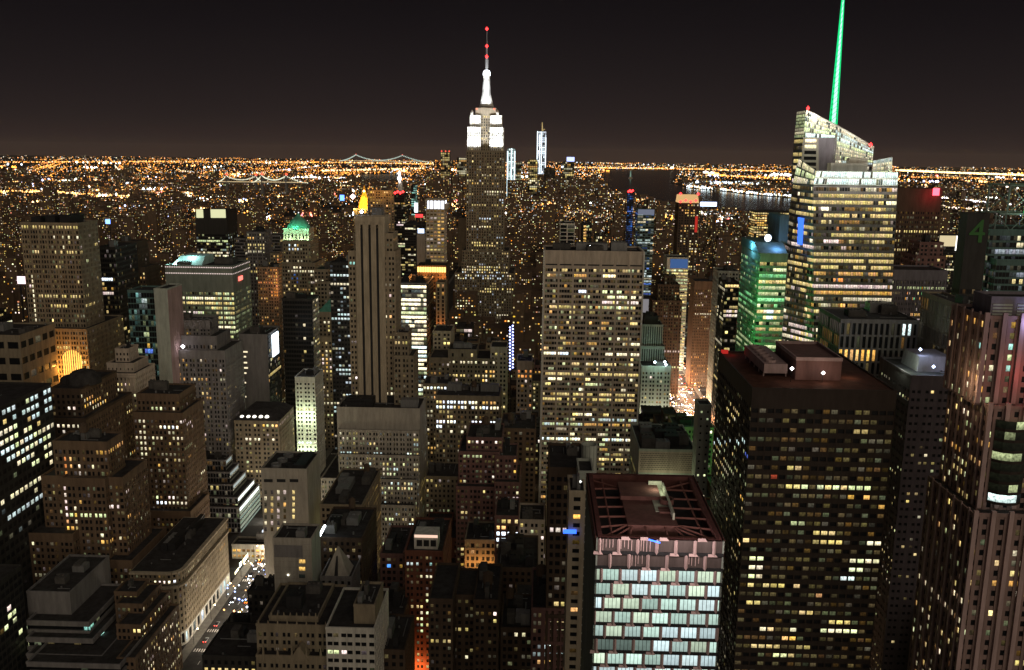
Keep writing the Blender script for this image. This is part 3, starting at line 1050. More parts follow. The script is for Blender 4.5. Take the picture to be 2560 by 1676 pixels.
B.plant(x0 + 2, x1 - 8, y0 + 8, y1 - 5, zt + .5, 6)
HERO.append((x0, x1, y0, y1, 345, 565, 1640))
rt = B.done()
hero('avenue_block', 'low tan block further up the avenue beyond the rounded corner building', 'building', MAS.but(wall='tan', bw=2.4, p=.06, dim=.3), [(486, 548, 1347, 508, 14)], yb=1400, units=2, cap=2,
     spots=[(520, 600, 1355, 1420, .2, 'YW', 1.2)])
B = Bld('stepped_building', 'dark terraced building with pale bands and one bright ledge at the lower left corner', 'building', (-230, 330, 0), 30)
B.spots = [(200, 262, 1574, 1588, 1, 'TB', 2.4), (120, 205, 1584, 1600, .7, 'GY', .8), (170, 260, 1560, 1580, .3, 'T', .8), (330, 440, 1540, 1676, .25, 'YW', 1.2)]
band = S('grey', 3, 3.8, 1, .5, p=.03, dim=.1, rec=.9, pal='GY')
xL = -330
for i, (xr_, yt, Y, D) in enumerate(((174, 1481, 388, 40), (222, 1556, 380, 38), (232, 1598, 374, 40), (255, 1640, 366, 42), (300, 1662, 358, 42))):
    q = P(xr_, yt, Y)
    xl_ = P(66, yt, Y).x
    if i == 0:
        B.box(xl_, q.x, Y, Y + D, q.z - 16, q.z, BLK.but(wall='grey', ww=.02, wh=.02, rec=.02), 1)
    else:
        B.box(xl_, q.x, Y, Y + D, max(0, q.z - 14) if i < 4 else 0, q.z, band, 1.4)
B.plant(P(66, 1481, 388).x, P(174, 1481, 388).x, 390, 420, P(120, 1481, 388).z, 3)
HERO.append((-330, -215, 358, 445, 60, 340, 1676))
B.done()
hero('stepped_masonry', 'brown brick building with stacked setbacks and lit right side left of the rounded corner building', 'building',
     BRN.but(wall='brown', bw=2.4, p=.12, dim=.3), [(285, 342, 1480, 400, 14), (288, 356, 1510, 392, 22), (290, 352, 1562, 380, 34), (292, 338, 1645, 364, 50)],
     yb=1676, units=1, cap=1.5, nw=40, spots=[(335, 450, 1530, 1676, .16, 'YW', 1.4), (375, 440, 1556, 1625, .18, 'YW', 1.5), (345, 385, 1535, 1570, .5, 'AW', 1.4)])
B = Bld('office_slab', 'very dark block in the lower left corner with one slanting lit strip', 'office tower', (P(52, 1412, 380).x - 30, 300, 0), 0)
p = P(52, 1412, 380)
B.spots = [(10, 70, 1530, 1580, .5, 'G', 1.2)]
B.box(p.x - 60, p.x, 296, 380, 0, p.z, DRK.but(p=.012, bw=3.4, dim=.03, fl=0), 2)
B.plant(p.x - 50, p.x - 3, 300, 376, p.z, 3)
HERO.append((p.x - 60, p.x, 296, 380, -80, 52, 1676))
B.done()
# ---------------------------------------------------------------- the tall floodlit tower in the middle
EY = 1240
ESB = S('tan', 3.4, 3.7, .44, .62, g=1, p=.14, dim=.30, pal='YYWWB', br=.75, fl=.02, rec=.5, sp=-.3)
B = Bld('skyscraper', 'tallest stone tower with its upper floors and mast floodlit blazing white', 'skyscraper', (P(1213, 620, EY).x, EY, 0))
B.spots = [(1160, 1262, 455, 464, .75, 'YA', .9), (1160, 1262, 437, 444, .5, 'YW', .9), (1220, 1262, 478, 486, .9, 'W', 1.5), (1195, 1225, 545, 552, .9, 'B', 1.5), (1166, 1225, 564, 572, .85, 'WY', 1.5),
           (1180, 1250, 604, 616, .6, 'Y', 1.2), (1225, 1262, 376, 382, .7, 'W', 1.2), (1130, 1290, 680, 700, .7, 'WYB', 1.2), (1150, 1280, 668, 676, .8, 'YW', 1.2), (1200, 1285, 720, 730, .8, 'Y', 1.2)]
EST = [(1137, 1285, 682, 0, 130, 736), (1154, 1270, 654, 6, 112, 0), (1156, 1272, 626, 10, 100, 0), (1166, 1261, 376, 16, 84, 0)]
prev = None
for xl, xr_, yt, dy, D, _ in EST:
    a, b = P(xl, yt, EY + dy), P(xr_, yt, EY + dy)
    B.box(a.x, b.x, EY + dy, EY + dy + D * .6, 0 if prev is None else prev - 40, a.z, ESB, 2)
    prev = a.z
zA = prev
a, b = P(1168.5, 318, EY + 19), P(1258, 318, EY + 19)
E0, E1, z3 = a.x, b.x, a.z
w = E1 - E0
fl = S('white', 2.6, 3.7, .42, .6, p=.25, dim=.3, pal='Y', rec=.5, sp=-.3)  # same stone as the shaft, coloured paler to add to the floodlit look
for x0, x1 in ((E0, E0 + w * .37), (E1 - w * .37, E1)):
    B.box(x0, x1, EY + 19, EY + 58, zA - .5, z3, fl, 2)
z2 = P(1214, 289, EY + 22).z
for x0, x1 in ((P(1175, 289, EY + 22).x, E0 + w * .37 - .2), (E1 - w * .37 + .2, P(1254, 289, EY + 22).x)):
    B.box(x0, x1, EY + 22, EY + 56, z3 - .5, z2, fl, 2)
B.box(E0 + w * .37, E1 - w * .37, EY + 24, EY + 54, zA - .5, P(1214, 268, EY + 24).z, S('tan', 3, 3.7, .5, .7, p=.3, dim=.3, pal='Y'), 4)
zd0, zd = P(1214, 287, EY + 24).z, P(1214, 268, EY + 24).z
xa, xb = P(1189, 268, EY + 24).x, P(1240, 268, EY + 24).x
B.w('tan').box(xa, xb, EY + 23.2, EY + 54.6, zd0, zd - 1)
HERO.append((E0 - 30, E1 + 30, EY, EY + 80, 1137, 1285, 736))
rt = B.done()
xm, ym = (xa + xb) / 2, EY + 39
zz = lambda y: P(1214, y, ym).z
px = 1 / (FPX / 1225)                                       # metres per photograph pixel there
m = MB()
m.lathe([(19 * px, zz(267)), (17 * px, zz(262)), (13.5 * px, zz(248)), (10.5 * px, zz(234)), (9 * px, zz(216)), (8.2 * px, zz(196)), (9 * px, zz(194)), (9 * px, zz(190)), (8.6 * px, zz(186)),
         (6.5 * px, zz(179)), (3 * px, zz(175.5)), (.2, zz(175))], xm, ym, 16)
m.build('mast', wallm('white'), rt)
m = MB()
for k in range(4):
    a_ = math.pi / 4 + k * math.pi / 2
    dx, dy = math.cos(a_), math.sin(a_)
    m.frustum(xm + dx * 16 * px - 1, xm + dx * 16 * px + 1, ym + dy * 16 * px - 1, ym + dy * 16 * px + 1, zz(268), xm + dx * 9 * px - .6, xm + dx * 9 * px + .6, ym + dy * 9 * px - .6, ym + dy * 9 * px + .6, zz(200))
m.build('mast_wing', METAL, rt)
m = MB()
m.lathe([(9.2 * px, zz(189.5)), (9.2 * px, zz(184)), (8 * px, zz(179)), (5 * px, zz(176))], xm, ym, 16)
m.build('lantern', emit('white_lantern', (.88, .93, 1), 5), rt)
m = MB()
m.tube((xm, ym, zz(176)), (xm, ym, zz(140)), 2.0, 1.6, 8)
m.tube((xm, ym, zz(140)), (xm, ym, zz(104)), 1.3, 1.1, 8)
m.tube((xm, ym, zz(104)), (xm, ym, zz(70)), .8, .5, 6)
for k in range(5):
    z = zz(170 - 6 * k)
    m.box(xm - 2.6, xm + 2.6, ym - .3, ym + .3, z, z + .6)
m.build('antenna', METAL, rt)
for y in (73, 116, 142):
    m = MB()
    m.octa((xm, ym - 2, zz(y)), 2.2, h=2.6)
    m.build('beacon', emit('red_beacon', (1, .03, .03), 6), rt)
for x in (1192, 1236):
    m = MB()
    m.octa(P(x, 273, EY + 20), 1.4)
    m.build('beacon', emit('dim_beacon', (1, .15, .08), 2.5), rt)
for x in (1180, 1244):
    m = MB()
    p = P(x, 282, EY + 24)
    m.lathe([(2.2, p.z - 4), (2.2, p.z), (1.2, p.z + 2.5), (.1, p.z + 4)], p.x, p.y, 10)
    m.build('corner_turret', wallm('white'), rt)
wc = (.92, .96, 1)
up = (0, .30, 1)
for fx in (.05, .19, .33, .67, .81, .95):                    # floodlights on the setbacks
    lamp(rt, (E0 + w * fx, EY + 11, zA + 1), wc, 48000, 1.5, aim=up)
    lamp(rt, (E0 + w * fx, EY + 12, zA + 20), wc, 17000, 1.5, aim=up)
for fx in (.12, .27, .73, .88):
    lamp(rt, (E0 + w * fx, EY + 15, z3 + 1), wc, 32000, 1.5, aim=up)
for dx in (-14, -5, 5, 14):
    lamp(rt, (xm + dx, EY + 22, zd + 1.5), wc, 38000, 1, aim=(0, .5, 1))
for dx in (-12, 12):
    lamp(rt, (xm + dx, ym - 16, zd + 20), wc, 45000, 1, aim=(-dx * .03, .5, 1))
    lamp(rt, (xm + dx, ym - 12, zd + 42), wc, 36000, 1, aim=(-dx * .03, .5, 1))

# ---------------------------------------------------------------- around the middle
B = hero('crown_lit_tower', 'slim tower with a bright white pillared crown above rows of warm windows', 'skyscraper', S('travert', 4.0, 3.6, .72, .52, p=.85, dim=.9, fl=.3, pal='AYAP', br=.42),
         [(1065, 1111, 523, 930, 24)], yb=662, units=0, cap=.3, finish=False, spots=[(1090, 1112, 545, 600, .7, 'A', .9)])
b = B.bx[0]
zt = P(1088, 500, 930).z
rt = B.done()
m = MB()
m.box(b[0] + 1.5, b[1] - .2, b[2] + 1.5, b[3] - 1, b[4], zt - 1)
m.build('crown_lantern', emit('crown_white', (.86, .90, 1), 2.6), rt)
m = MB()
for i in range(6):
    x = b[0] + (b[1] - b[0]) * i / 5
    m.box(x - .45, x + .45, b[2] - .2, b[2] + 1.4, b[4] - 1, zt)
m.box(b[0], b[1] + .3, b[2], b[3], zt - 1, zt + 1)
m.box(b[1], b[1] + 3, b[2] + 1, b[3], b[4], zt - 4)
m.build('crown_pillars', wallm('travert'), rt)
B = hero('attic_lit_building', 'dark tower with a blazing orange-white attic colonnade above a black shaft', 'office tower', UMB.but(wall='umber', p=.03), [(1043, 1115, 664, 845, 26)], yb=760, units=1, cap=.5, finish=False)
b = B.bx[0]
rt = B.done()
m = MB()
zl = P(1080, 681, 845).z
for i in range(12):
    x = b[0] + (b[1] - b[0]) * (i + .1) / 12
    m.box(x, x + (b[1] - b[0]) / 12 * .8, b[2] - .25, b[2] - .15, zl, b[4] - 1.5)
m.build('attic_light', emit('attic_orange', (1, .52, .14), 3.0), rt)
lamp(rt, P(1060, 690, 838), (1, .36, .08), 9000, 1)
lamp(rt, P(1104, 694, 838), (1, .36, .08), 14000, 1)
B = hero('braced_tower', 'narrow tower lit orange between dark vertical bars below the blazing attic', 'building', S('tan', 5.5, 3.6, .45, .75, p=.12, pal='AO', br=.5), [(1090, 1113, 706, 810, 18)], yb=812, units=0, finish=False)
b = B.bx[0]
rt = B.done()
for z in (100, 60, 30):
    lamp(rt, ((b[0] + b[1]) / 2, b[2] - 6, z), (1, .30, .07), 9000, 1)
B = hero('glass_office', 'brilliantly lit glass office block with whole floors glowing white', 'office tower', S('grey', 2.6, 3.9, .97, .62, p=.55, fl=.55, dim=.9, pal='WGWC', br=1.5, rec=.2), [(990, 1066, 708, 790, 58)], yb=925, units=2,
         side=DRK.but(p=.12, fl=.2, pal='GY'), spots=[(985, 1066, 706, 722, .98, 'W', 2.6), (985, 1060, 742, 748, .95, 'W', 2.6), (985, 1045, 753, 770, .9, 'W', 2.4), (985, 1070, 788, 800, .98, 'W', 2.4), (1040, 1066, 803, 812, .95, 'W', 2.2),
                                                     (1030, 1066, 835, 850, .8, 'W', 2)], nw=60)
B = hero('blank_slab', 'grey blank slab with a blue-white light along its top', 'building', BLK.but(wall='conc', ww=.03, wh=.03, rec=.03), [(1042, 1062, 584, 985, 20)], yb=655, units=0, finish=False)
b = B.bx[0]
rt = B.done()
m = MB()
m.box(b[0] + 1, b[1] - 1, b[2] + 1, b[2] + 2, b[4] + .2, b[4] + 5)
m.build('roof_sign', emit('blue_white_sign', (.55, .70, 1), 2.5), rt)
hero('hip_roof_building', 'stone building with a dark hipped roof below the orange barred tower', 'building', STN.but(wall='lime', p=.1, bw=3.6), [(1082, 1128, 828, 740, 30)], yb=892, units=1, tank=True)
bb = HERO[-1]
B = hero('stepped_loft', 'tan loft building with staggered flat tops behind the brightly windowed block', 'building', STN.but(wall='tan', p=.12, bw=3.0),
         [(1120, 1192, 874, 700, 26, S('tan', 9, 5, .2, .45, p=.2)), (1073, 1124, 902, 696, 30), (1073, 1240, 896, 698, 34)], yb=985, units=3, tank=True, spots=[(1210, 1226, 920, 960, .6, 'WA', 1.3), (1075, 1125, 940, 956, .6, 'Y', .8)])
hero('office_block', 'stone block with long rows of dazzling white windows under its roof', 'building', STN.but(wall='tan', bw=2.5, fh=3.6, ww=.6, wh=.58, p=.25, dim=.3, pal='YWYA', br=.7),
     [(1088, 1250, 990, 620, 30)], yb=1095, units=5, tank=True, cap=3.2, nw=100,
     spots=[(1085, 1195, 1000, 1022, .85, 'WB', 2.2), (1195, 1250, 1012, 1024, .95, 'WB', 2.2), (1085, 1140, 1048, 1060, .9, 'BW', 2.4), (1180, 1255, 1048, 1062, .85, 'B', 2.4), (1085, 1102, 1062, 1072, .95, 'B', 2.4), (1100, 1140, 1078, 1088, .8, 'WP', 1.2)])
hero('stone_wing', 'tan stone wing with warm and white windows left of the dazzling window rows', 'building', STN.but(wall='tan', bw=2.4, ww=.55, p=.35, pal='YAWW', br=.9), [(1057, 1126, 960, 640, 26)], yb=1180, units=2,
     spots=[(1058, 1100, 966, 974, .95, 'BW', 2.0), (1100, 1128, 958, 978, .9, 'BW', 2.0)])
hero('gabled_building', 'stone building with a steep gable beside a string of blue lights', 'building', STN.but(wall='lime', p=.12), [(1226, 1268, 868, 700, 24)], yb=960, units=0, cap=4)
hero('tile_crowned_tower', 'narrow ornate stone tower with a pale green top and reddish windows', 'building', STN.but(wall='travert', bw=3.0, p=.25, pal='PAO'), [(1292, 1331, 903, 640, 24)], yb=985, units=1, cap=6, spots=[(1292, 1331, 920, 930, .7, 'PO', 1.0)])
t = thing('light_column', 'vertical string of blue-white lights on a thin mast in the midtown lofts', 'light column', (P(1278, 900, 660).x, 660, 0))
m = MB()
p = P(1278, 812, 660)
m.tube((p.x, 660, 0), (p.x, 660, p.z), .5, n=6)
m.build('mast', DARKM, t)
for k in range(28):
    q = P(1275 if k % 2 else 1282, 815 + 4.0 * k, 659.2)
    m = MB()
    m.octa(q, .8)
    m.build('bulb', emit('blue_bulb', (.35, .42, 1), 6), t)

# the big setback stone block
SB = STN.but(wall='conc', bw=2.25, fh=3.45, ww=.5, wh=.56, p=.28, dim=.2, pal='YYWGC', br=.75)
hero('setback_block', 'broad stone block with three dark setback ledges and many small lit windows', 'building', SB,
     [(842, 1050, 1020, 584, 30, BLK.but(wall='conc', ww=.02, wh=.02)), (846, 1048, 1076, 580, 40), (846, 1048, 1138, 575, 48), (802, 1042, 1198, 570, 54), (802, 1036, 1262, 564, 62)],
     yb=1345, units=6, cap=1.2, nw=100, spots=[(840, 1050, 1205, 1230, .68, 'YWGC', 1.0), (900, 1000, 1150, 1192, .5, 'WCG', .9)])
# buildings in front of it
hero('brick_building', 'red brick building with stepped roof lines and four bright square windows', 'building', RED.but(wall='rose', bw=2.6, p=.12, dim=.35, br=.6), [(1166, 1256, 1094, 520, 30), (1146, 1250, 1130, 515, 36), (1140, 1300, 1218, 508, 44)], yb=1290, units=3, cap=1.4, tank=True,
     spots=[(1190, 1256, 1100, 1112, .6, 'P', 1.6), (1172, 1212, 1142, 1150, .8, 'G', 1.0)], nw=40)
hero('brick_building', 'slim brick block with a strip of amber windows on its right edge', 'building', RED.but(wall='rose', bw=2.6, p=.1, dim=.3), [(1238, 1292, 1140, 512, 24), (1236, 1300, 1206, 505, 34)], yb=1290, units=2,
     spots=[(1286, 1296, 1140, 1196, .9, 'A', 1.5)])
hero('loft_building', 'plain brown loft building close left of the big gridded slab', 'building', BRN.but(wall='brown', p=.04, bw=3.6), [(1252, 1340, 1072, 560, 36)], yb=1200, units=4, tank=True)
B = hero('brick_tower', 'dark red brick tower with a white rooftop house and an orange-lit base', 'building', RED.but(bw=2.35, fh=3.2, ww=.48, wh=.5, p=.14, dim=.35, br=.7), [(1012, 1108, 1378, 398, 40)], yb=1650, units=3, cap=2, nw=60, finish=False,
         spots=[(1015, 1100, 1405, 1414, .6, 'CT', .7), (1015, 1068, 1504, 1512, .6, 'P', 1.5), (1015, 1068, 1538, 1560, .6, 'GY', 1.2), (1050, 1068, 1490, 1580, .7, 'YG', 1.2)])
b = B.bx[0]
B.w('white').box(P(1035, 1340, 402).x, P(1094, 1340, 402).x, 402, 412, b[4] - .9, P(1060, 1338, 402).z)
rt = B.done()
m = MB()
p, q = P(1040, 1366, 401.6), P(1092, 1352, 401.6)
for k in range(3):
    x = p.x + (q.x - p.x) * (k + .1) / 3
    m.box(x, x + (q.x - p.x) * .26, 401.7, 401.9, p.z, q.z)
m.build('window', DARKM, rt)
m = MB()
p, q = P(1036, 1344, 401.6), P(1094, 1339, 401.6)
m.box(p.x, q.x, 401.6, 401.85, p.z, q.z)
m.build('light_strip', emit('pink_strip', (1, .66, .50), 1.1), rt)
lamp(rt, (b[0] + 6, b[2] - 5, 14), (1, .30, .08), 8000, 1)
lamp(rt, (b[0] + 13, b[2] - 4, 3), (1, .40, .10), 6000, 1)
hero('brick_block', 'dark brick block with one cluster of purple light left of the red tower', 'building', UMB.but(wall='rose', p=.04), [(950, 1008, 1385, 430, 36)], yb=1545, units=3, spots=[(955, 1000, 1508, 1516, .9, 'Y', 1.1), (968, 978, 1408, 1416, 1, 'K', 1.5)])
DW = BRN.but(wall='umber', bw=2.6, fh=3.3, ww=.45, wh=.5, p=.04, dim=.18, br=.7)
hero('apartment_building', 'dark brick apartment house with two flat-topped wings and a courtyard', 'building', DW, [(1184, 1247, 1500, 348, 34), (1071, 1132, 1498, 348, 34), (1128, 1188, 1488, 362, 26)], yb=1676, units=2, tank=True, nw=30,
     spots=[(1072, 1100, 1624, 1636, .95, 'W', 2.2), (1140, 1150, 1538, 1552, .9, 'B', 2.2), (1160, 1172, 1500, 1570, .35, 'W', 1.6)])
hero('brick_block', 'brick block with two rows of glaring white windows behind the pale panelled tower', 'building', BRN.but(wall='rose', bw=2.3, fh=3.4, ww=.58, wh=.55, p=.22, dim=.45, pal='YYWAC', br=.6), [(1329, 1462, 1522, 330, 36)], yb=1676, units=3, tank=True, nw=60,
     spots=[(1358, 1392, 1602, 1614, .95, 'WC', 1.5), (1398, 1435, 1602, 1614, .9, 'WP', 1.3), (1356, 1390, 1616, 1630, .95, 'C', 2.2), (1335, 1400, 1528, 1538, .5, 'A', 1)])
hero('loft_building', 'small dark loft with a mossy lit roof between the apartment house and the brick block', 'building', UMB.but(p=.06), [(1252, 1332, 1570, 350, 30)], yb=1676, units=5, tank=True)
hero('loft_building', 'flat-roofed dark building below the orange arcade front', 'building', UMB.but(p=.03), [(1240, 1345, 1420, 425, 40)], yb=1520, units=6, tank=True)
B = hero('arcade_building', 'small ornate building with an orange-lit front of arches', 'building', S('tan', 3.0, 4.0, .5, .62, p=.05, pal='A'), [(1162, 1240, 1350, 470, 26)], yb=1412, units=3, finish=False)
b = B.bx[0]
rt = B.done()
for fx in (.15, .5, .85):
    lamp(rt, (b[0] + (b[1] - b[0]) * fx, b[2] - 5, b[4] - 14), (1, .44, .12), 1700, 1)
hero('brick_building', 'brick building with a block of six dazzling white windows in mid facade', 'building', RED.but(wall='rose', bw=3.3, fh=3.7, ww=.6, wh=.6, p=.12), [(1237, 1297, 1290, 462, 26)], yb=1420, units=2,
     spots=[(1237, 1297, 1332, 1362, 1, 'B', 3), (1237, 1297, 1304, 1316, .9, 'Y', 1.0)], nw=20)
hero('beaux_arts_building', 'pale ornate building with a green mansard roof and an arched central window', 'building', LIM.but(wall='travert', bw=3, p=.1), [(1297, 1362, 1300, 466, 24)], yb=1420, units=2, spots=[(1298, 1362, 1340, 1420, .2, 'YA', .8)])
hero('gabled_building', 'narrow tan building with a rounded gable beside the pale balconied tower', 'building', BRN.but(wall='tan', p=.15, bw=3), [(1366, 1416, 1248, 470, 24)], yb=1400, units=0, cap=4)
B = hero('balcony_tower', 'pale slim tower with curved dark balconies and a lit blue strip', 'skyscraper', S('lime', 5.0, 3.2, .42, .5, p=.0, dim=.1, pal='A'), [(1423, 1464, 1228, 300, 16)], yb=1600, units=2, cap=1.5, finish=False,
         spots=[(1428, 1442, 1250, 1320, .75, 'A', 1.3), (1400, 1440, 1360, 1390, .5, 'A', 1.2)])
b = B.bx[0]
q = P(1446, 1178, 312)
B.box(q.x, P(1484, 1178, 312).x, 312, 326, b[4] - 2, q.z, BLK.but(wall='pale', ww=.02, wh=.02), .8)
W = B.w('pale')
dk = B.w('dark')
nfl = 26
for k in range(nfl):                                       # curved balconies
    z = b[4] - 3 - 3.2 * k
    for j in range(4):
        a0, a1 = math.pi / 2 * j / 4, math.pi / 2 * (j + 1) / 4
        p0 = (b[1] + 5.5 * math.sin(a0), b[2] + 9 - 9 * math.cos(a0))
        p1 = (b[1] + 5.5 * math.sin(a1), b[2] + 9 - 9 * math.cos(a1))
        W.quad((*p0, z - .35), (*p1, z - .35), (*p1, z + .25), (*p0, z + .25))
        dk.quad((*p0, z - 2.95), (*p1, z - 2.95), (*p1, z - .35), (*p0, z - .35))
dk.poly([(b[1], b[2], b[4] - 2.7), (b[1] + 5.5, b[2] + 9, b[4] - 2.7), (b[1], b[2] + 9, b[4] - 2.7)])
rt = B.done()
m = MB()
p, q = P(1408, 1334, 299), P(1441, 1326, 299)
m.box(p.x, q.x, 298.9, 299.5, p.z, q.z, True)
m.build('blue_sign', emit('blue_strip', (.03, .12, 1), 3), rt)
m = MB()
for k in range(4):
    m.octa((b[0] + 4 + 3 * k, b[2] + 4, b[4] + 2), .6)
m.build('roof_lamps', emit('soft_white', (.9, .9, .8), 2), rt)
t = thing('cooling_tank', 'tall grey cylindrical tank standing open-topped on a roof before the gridded slab', 'tank', P(1474, 1160, 330))
p0, p1 = P(1453, 1110, 330), P(1494, 1110, 330)
r = (p1.x - p0.x) / 2
zt, zb = p0.z, P(1474, 1168, 330).z
m = MB()
m.lathe([(r * .98, zb - 16), (r * .98, zb), (r, zt), (r * .86, zt), (r * .84, zt - 3), (.1, zt - 3)], (p0.x + p1.x) / 2, 330, 28)
m.build('tank_shell', wallm('pale'), t)
m = MB()
for k in range(12):
    a_ = 2 * math.pi * k / 12
    m.tube(((p0.x + p1.x) / 2 + r * 1.0 * math.cos(a_), 330 + r * math.sin(a_), zb), ((p0.x + p1.x) / 2 + r * math.cos(a_), 330 + r * math.sin(a_), zt), .07, n=4)
m.build('tank_ribs', DARKM, t)
hero('loft_building', 'dark brown building carrying the tall grey tank below the gridded slab', 'building', UMB.but(p=.02), [(1372, 1462, 1170, 330, 30)], yb=1230, units=2, cap=3)

# the big gridded slab
B = hero('gridded_slab', 'broad travertine slab with a grid of wide window bands and a blank top', 'skyscraper',
         S('travert', 1.85, 3.45, .88, .56, g=5, gw=.36, p=.2, dim=.30, br=.75, fl=.03, pal='YYGAW', rec=.7, run=.3), [(1362, 1609, 628, 585, 34)], yb=1180, cap=11, units=5, nw=100, finish=False,
         side=BLK.but(wall='travert', ww=.03, wh=.03, rec=.02),
         spots=[(1360, 1427, 878, 888, .95, 'BW', 2.0), (1510, 1600, 880, 892, .8, 'W', 1.6), (1430, 1480, 878, 890, .5, 'A', .8), (1430, 1582, 906, 918, .7, 'YW', 1.2), (1373, 1408, 944, 956, .95, 'W', 2.2),
                (1350, 1590, 1050, 1062, .85, 'GC', .8), (1350, 1590, 1090, 1104, .9, 'GWC', 1.7), (1433, 1466, 682, 694, .9, 'A', .9), (1500, 1542, 682, 694, .95, 'WY', 2), (1446, 1466, 724, 736, .95, 'B', 2.2),
                (1500, 1555, 724, 738, .7, 'GP', 1.8), (1515, 1590, 740, 752, .6, 'WG', 1.8), (1485, 1600, 752, 764, .4, 'P', 1.3), (1360, 1600, 768, 780, .6, 'YG', .8), (1498, 1526, 808, 822, .9, 'A', .9), (1566, 1596, 808, 822, .9, 'Y', 1.4),
                (1578, 1598, 850, 864, 1, 'W', 1.6), (1458, 1488, 958, 970, .95, 'G', 1.2), (1350, 1600, 984, 1010, .55, 'Y', .9), (1385, 1420, 1144, 1158, .8, 'Y', 1.1), (1498, 1575, 1144, 1158, .85, 'Y', 1.2),
                (1352, 1400, 1128, 1140, .7, 'G', 1.0), (1380, 1620, 665, 680, .3, 'Y', .8)])
b = B.bx[0]
W = B.w('travert')
for i in range(8):
    x = b[0] + (b[1] - b[0]) * i / 7
    W.box(x - .18, x + .18, b[2] - .25, b[2] + .1, b[4] - 11, b[4] - 1.1)
m = MB()
n7 = (b[1] - b[0]) / 7
for i in range(7):
    m.box(b[0] + n7 * i + .8, b[0] + n7 * (i + 1) - .8, b[2] - .06, b[2] - .02, b[4] - 9.6, b[4] - 8.7)
rt = B.done()
m.build('louvre', DARKM, rt)
m = MB()
m.octa(P(1475, 617, 592), .9)
m.build('roof_lamp', emit('roof_white', (.9, .97, 1), 9), rt)
for i in range(2):                                        # flared edge walls
    m = MB()
    x = b[0] - .9 if i == 0 else b[1] - .1
    m.box(x, x + 1.0, b[2] - .8, b[3], 0, b[4])
    m.build('edge_wall', wallm('white'), rt)

hero('art_deco_tower', 'slim pale green stone tower right of the gridded slab with a dark stepped cap', 'building', S('pale', 2.2, 60, .42, .96, p=0, dim=0), [(1612, 1646, 790, 880, 18, BLK.but(wall='dark', ww=.02, wh=.02)), (1602, 1658, 812, 875, 26), (1598, 1662, 866, 870, 32)], yb=918, units=2)
B = hero('mansard_building', 'street-lit pale block with a dark green top and two glaring roof lamps', 'building', LIM.but(wall='pale', bw=3.4, fh=4.0, p=.15), [(1604, 1678, 916, 845, 44)], yb=1056, units=2, cap=5, finish=False)
b = B.bx[0]
rt = B.done()
for xs, ys in ((1637, 906), (1662, 905), (1665, 912)):
    m = MB()
    m.octa(P(xs, ys, 842), 1.3)
    m.build('roof_lamp', emit('roof_flood', (.72, .88, 1), 14), rt)
lamp(rt, P(1637, 904, 840), (.6, 1, .8), 3500, 1)
lamp(rt, P(1663, 904, 840), (.6, 1, .8), 3500, 1)
for k in range(3):
    lamp(rt, (b[0] + 6 + 9 * k, b[2] - 8, 7), (1, .93, .70), 15000, 1.5)
B = hero('louvred_block', 'low block faced with pale perforated louvres and lit floors beneath', 'building', S('pale', 2.6, 4.4, .75, .5, p=.4, dim=.5, fl=.3, pal='YGA'), [(1598, 1740, 1124, 440, 44)], yb=1186, units=7, cap=15, finish=False,
         spots=[(1595, 1620, 1186, 1196, .9, 'C', 1.8)])
b = B.bx[0]
m = MB()
for r in range(9):
    for c in range(34):
        x = b[0] + .8 + (b[1] - b[0] - 1.6) * (c + .5 * (r % 2)) / 34
        z = b[4] - 2.6 - r * 1.05
        m.box(x, x + .42, b[2] - .07, b[2] - .03, z, z + .42)
B.w('travert').box(b[0] - .02, b[1] + .02, b[2] - .03, b[2] + 1, b[4] - 12.5, b[4] - 1.3)
rt = B.done()
m.build('louvre_holes', DARKM, rt)
lamp(rt, (b[0] + 12, b[2] - 9, b[4] - 20), (.95, 1, .6), 3000, 2)
hero('slender_block', 'narrow pale stone block wedged against the big dark tower', 'building', S('pale', 3.2, 3.6, .3, .3, p=.14, dim=.05, pal='WG'), [(1747, 1779, 1012, 430, 11)], yb=1290, units=0, cap=2)
B = hero('glass_tower', 'green-lit glass tower with a blue-white sign and tilted roof', 'skyscraper', S('greyg', 2.4, 4.0, .96, .56, p=.66, fl=.5, dim=.85, pal='GGYN', br=.8, rec=.2), [(1901, 1970, 634, 600, 56)], yb=860, units=0, cap=5, finish=False,
         side=S('greyg', 2.4, 4.0, .96, .5, p=.30, fl=.25, dim=.6, pal='NNGG', br=.5, rec=.2), nw=60,
         spots=[(1900, 1970, 702, 712, .95, 'YG', 1.2), (1895, 1930, 770, 785, .8, 'W', 1.3), (1915, 1932, 772, 796, .9, 'B', 1.6), (1842, 1880, 730, 760, .5, 'N', .9)])
b = B.bx[0]
zt = b[4]
m = MB()
m.frustum(b[0] - 1, b[1], b[2] + 1, b[3] - 2, zt, b[0] - 1, b[1], b[2] + 14, b[3] - 2, zt + 6)
B.units.append((m, wallm('teal')))
m = MB()
m.box(b[0] + 16, b[1] + 4, b[2] + 18, b[3] - 6, zt + 5, zt + 24)
B.units.append((m, wallm('teal')))
rt = B.done()
p, q = P(1908, 605, 608), P(1932, 586, 608)
m = MB()
m.lathe([(.1, -2.4), (1.7, -1.8), (2.3, 0), (1.7, 1.8), (.1, 2.4)], 0, 0, 14)
m.v = [((p.x + q.x) / 2 + v[0], 608 + v[1] * .3, (p.z + q.z) / 2 + v[2]) for v in m.v]
m.build('round_sign', emit('round_sign_light', (.70, .80, 1), 5), rt)
lamp(rt, (b[0] + 12, b[2] + 4, zt + 5), (.25, .45, 1), 4500, 1)
lamp(rt, (b[0] - 4, b[2] + 20, zt + 3), (.2, .7, 1), 9000, 1)
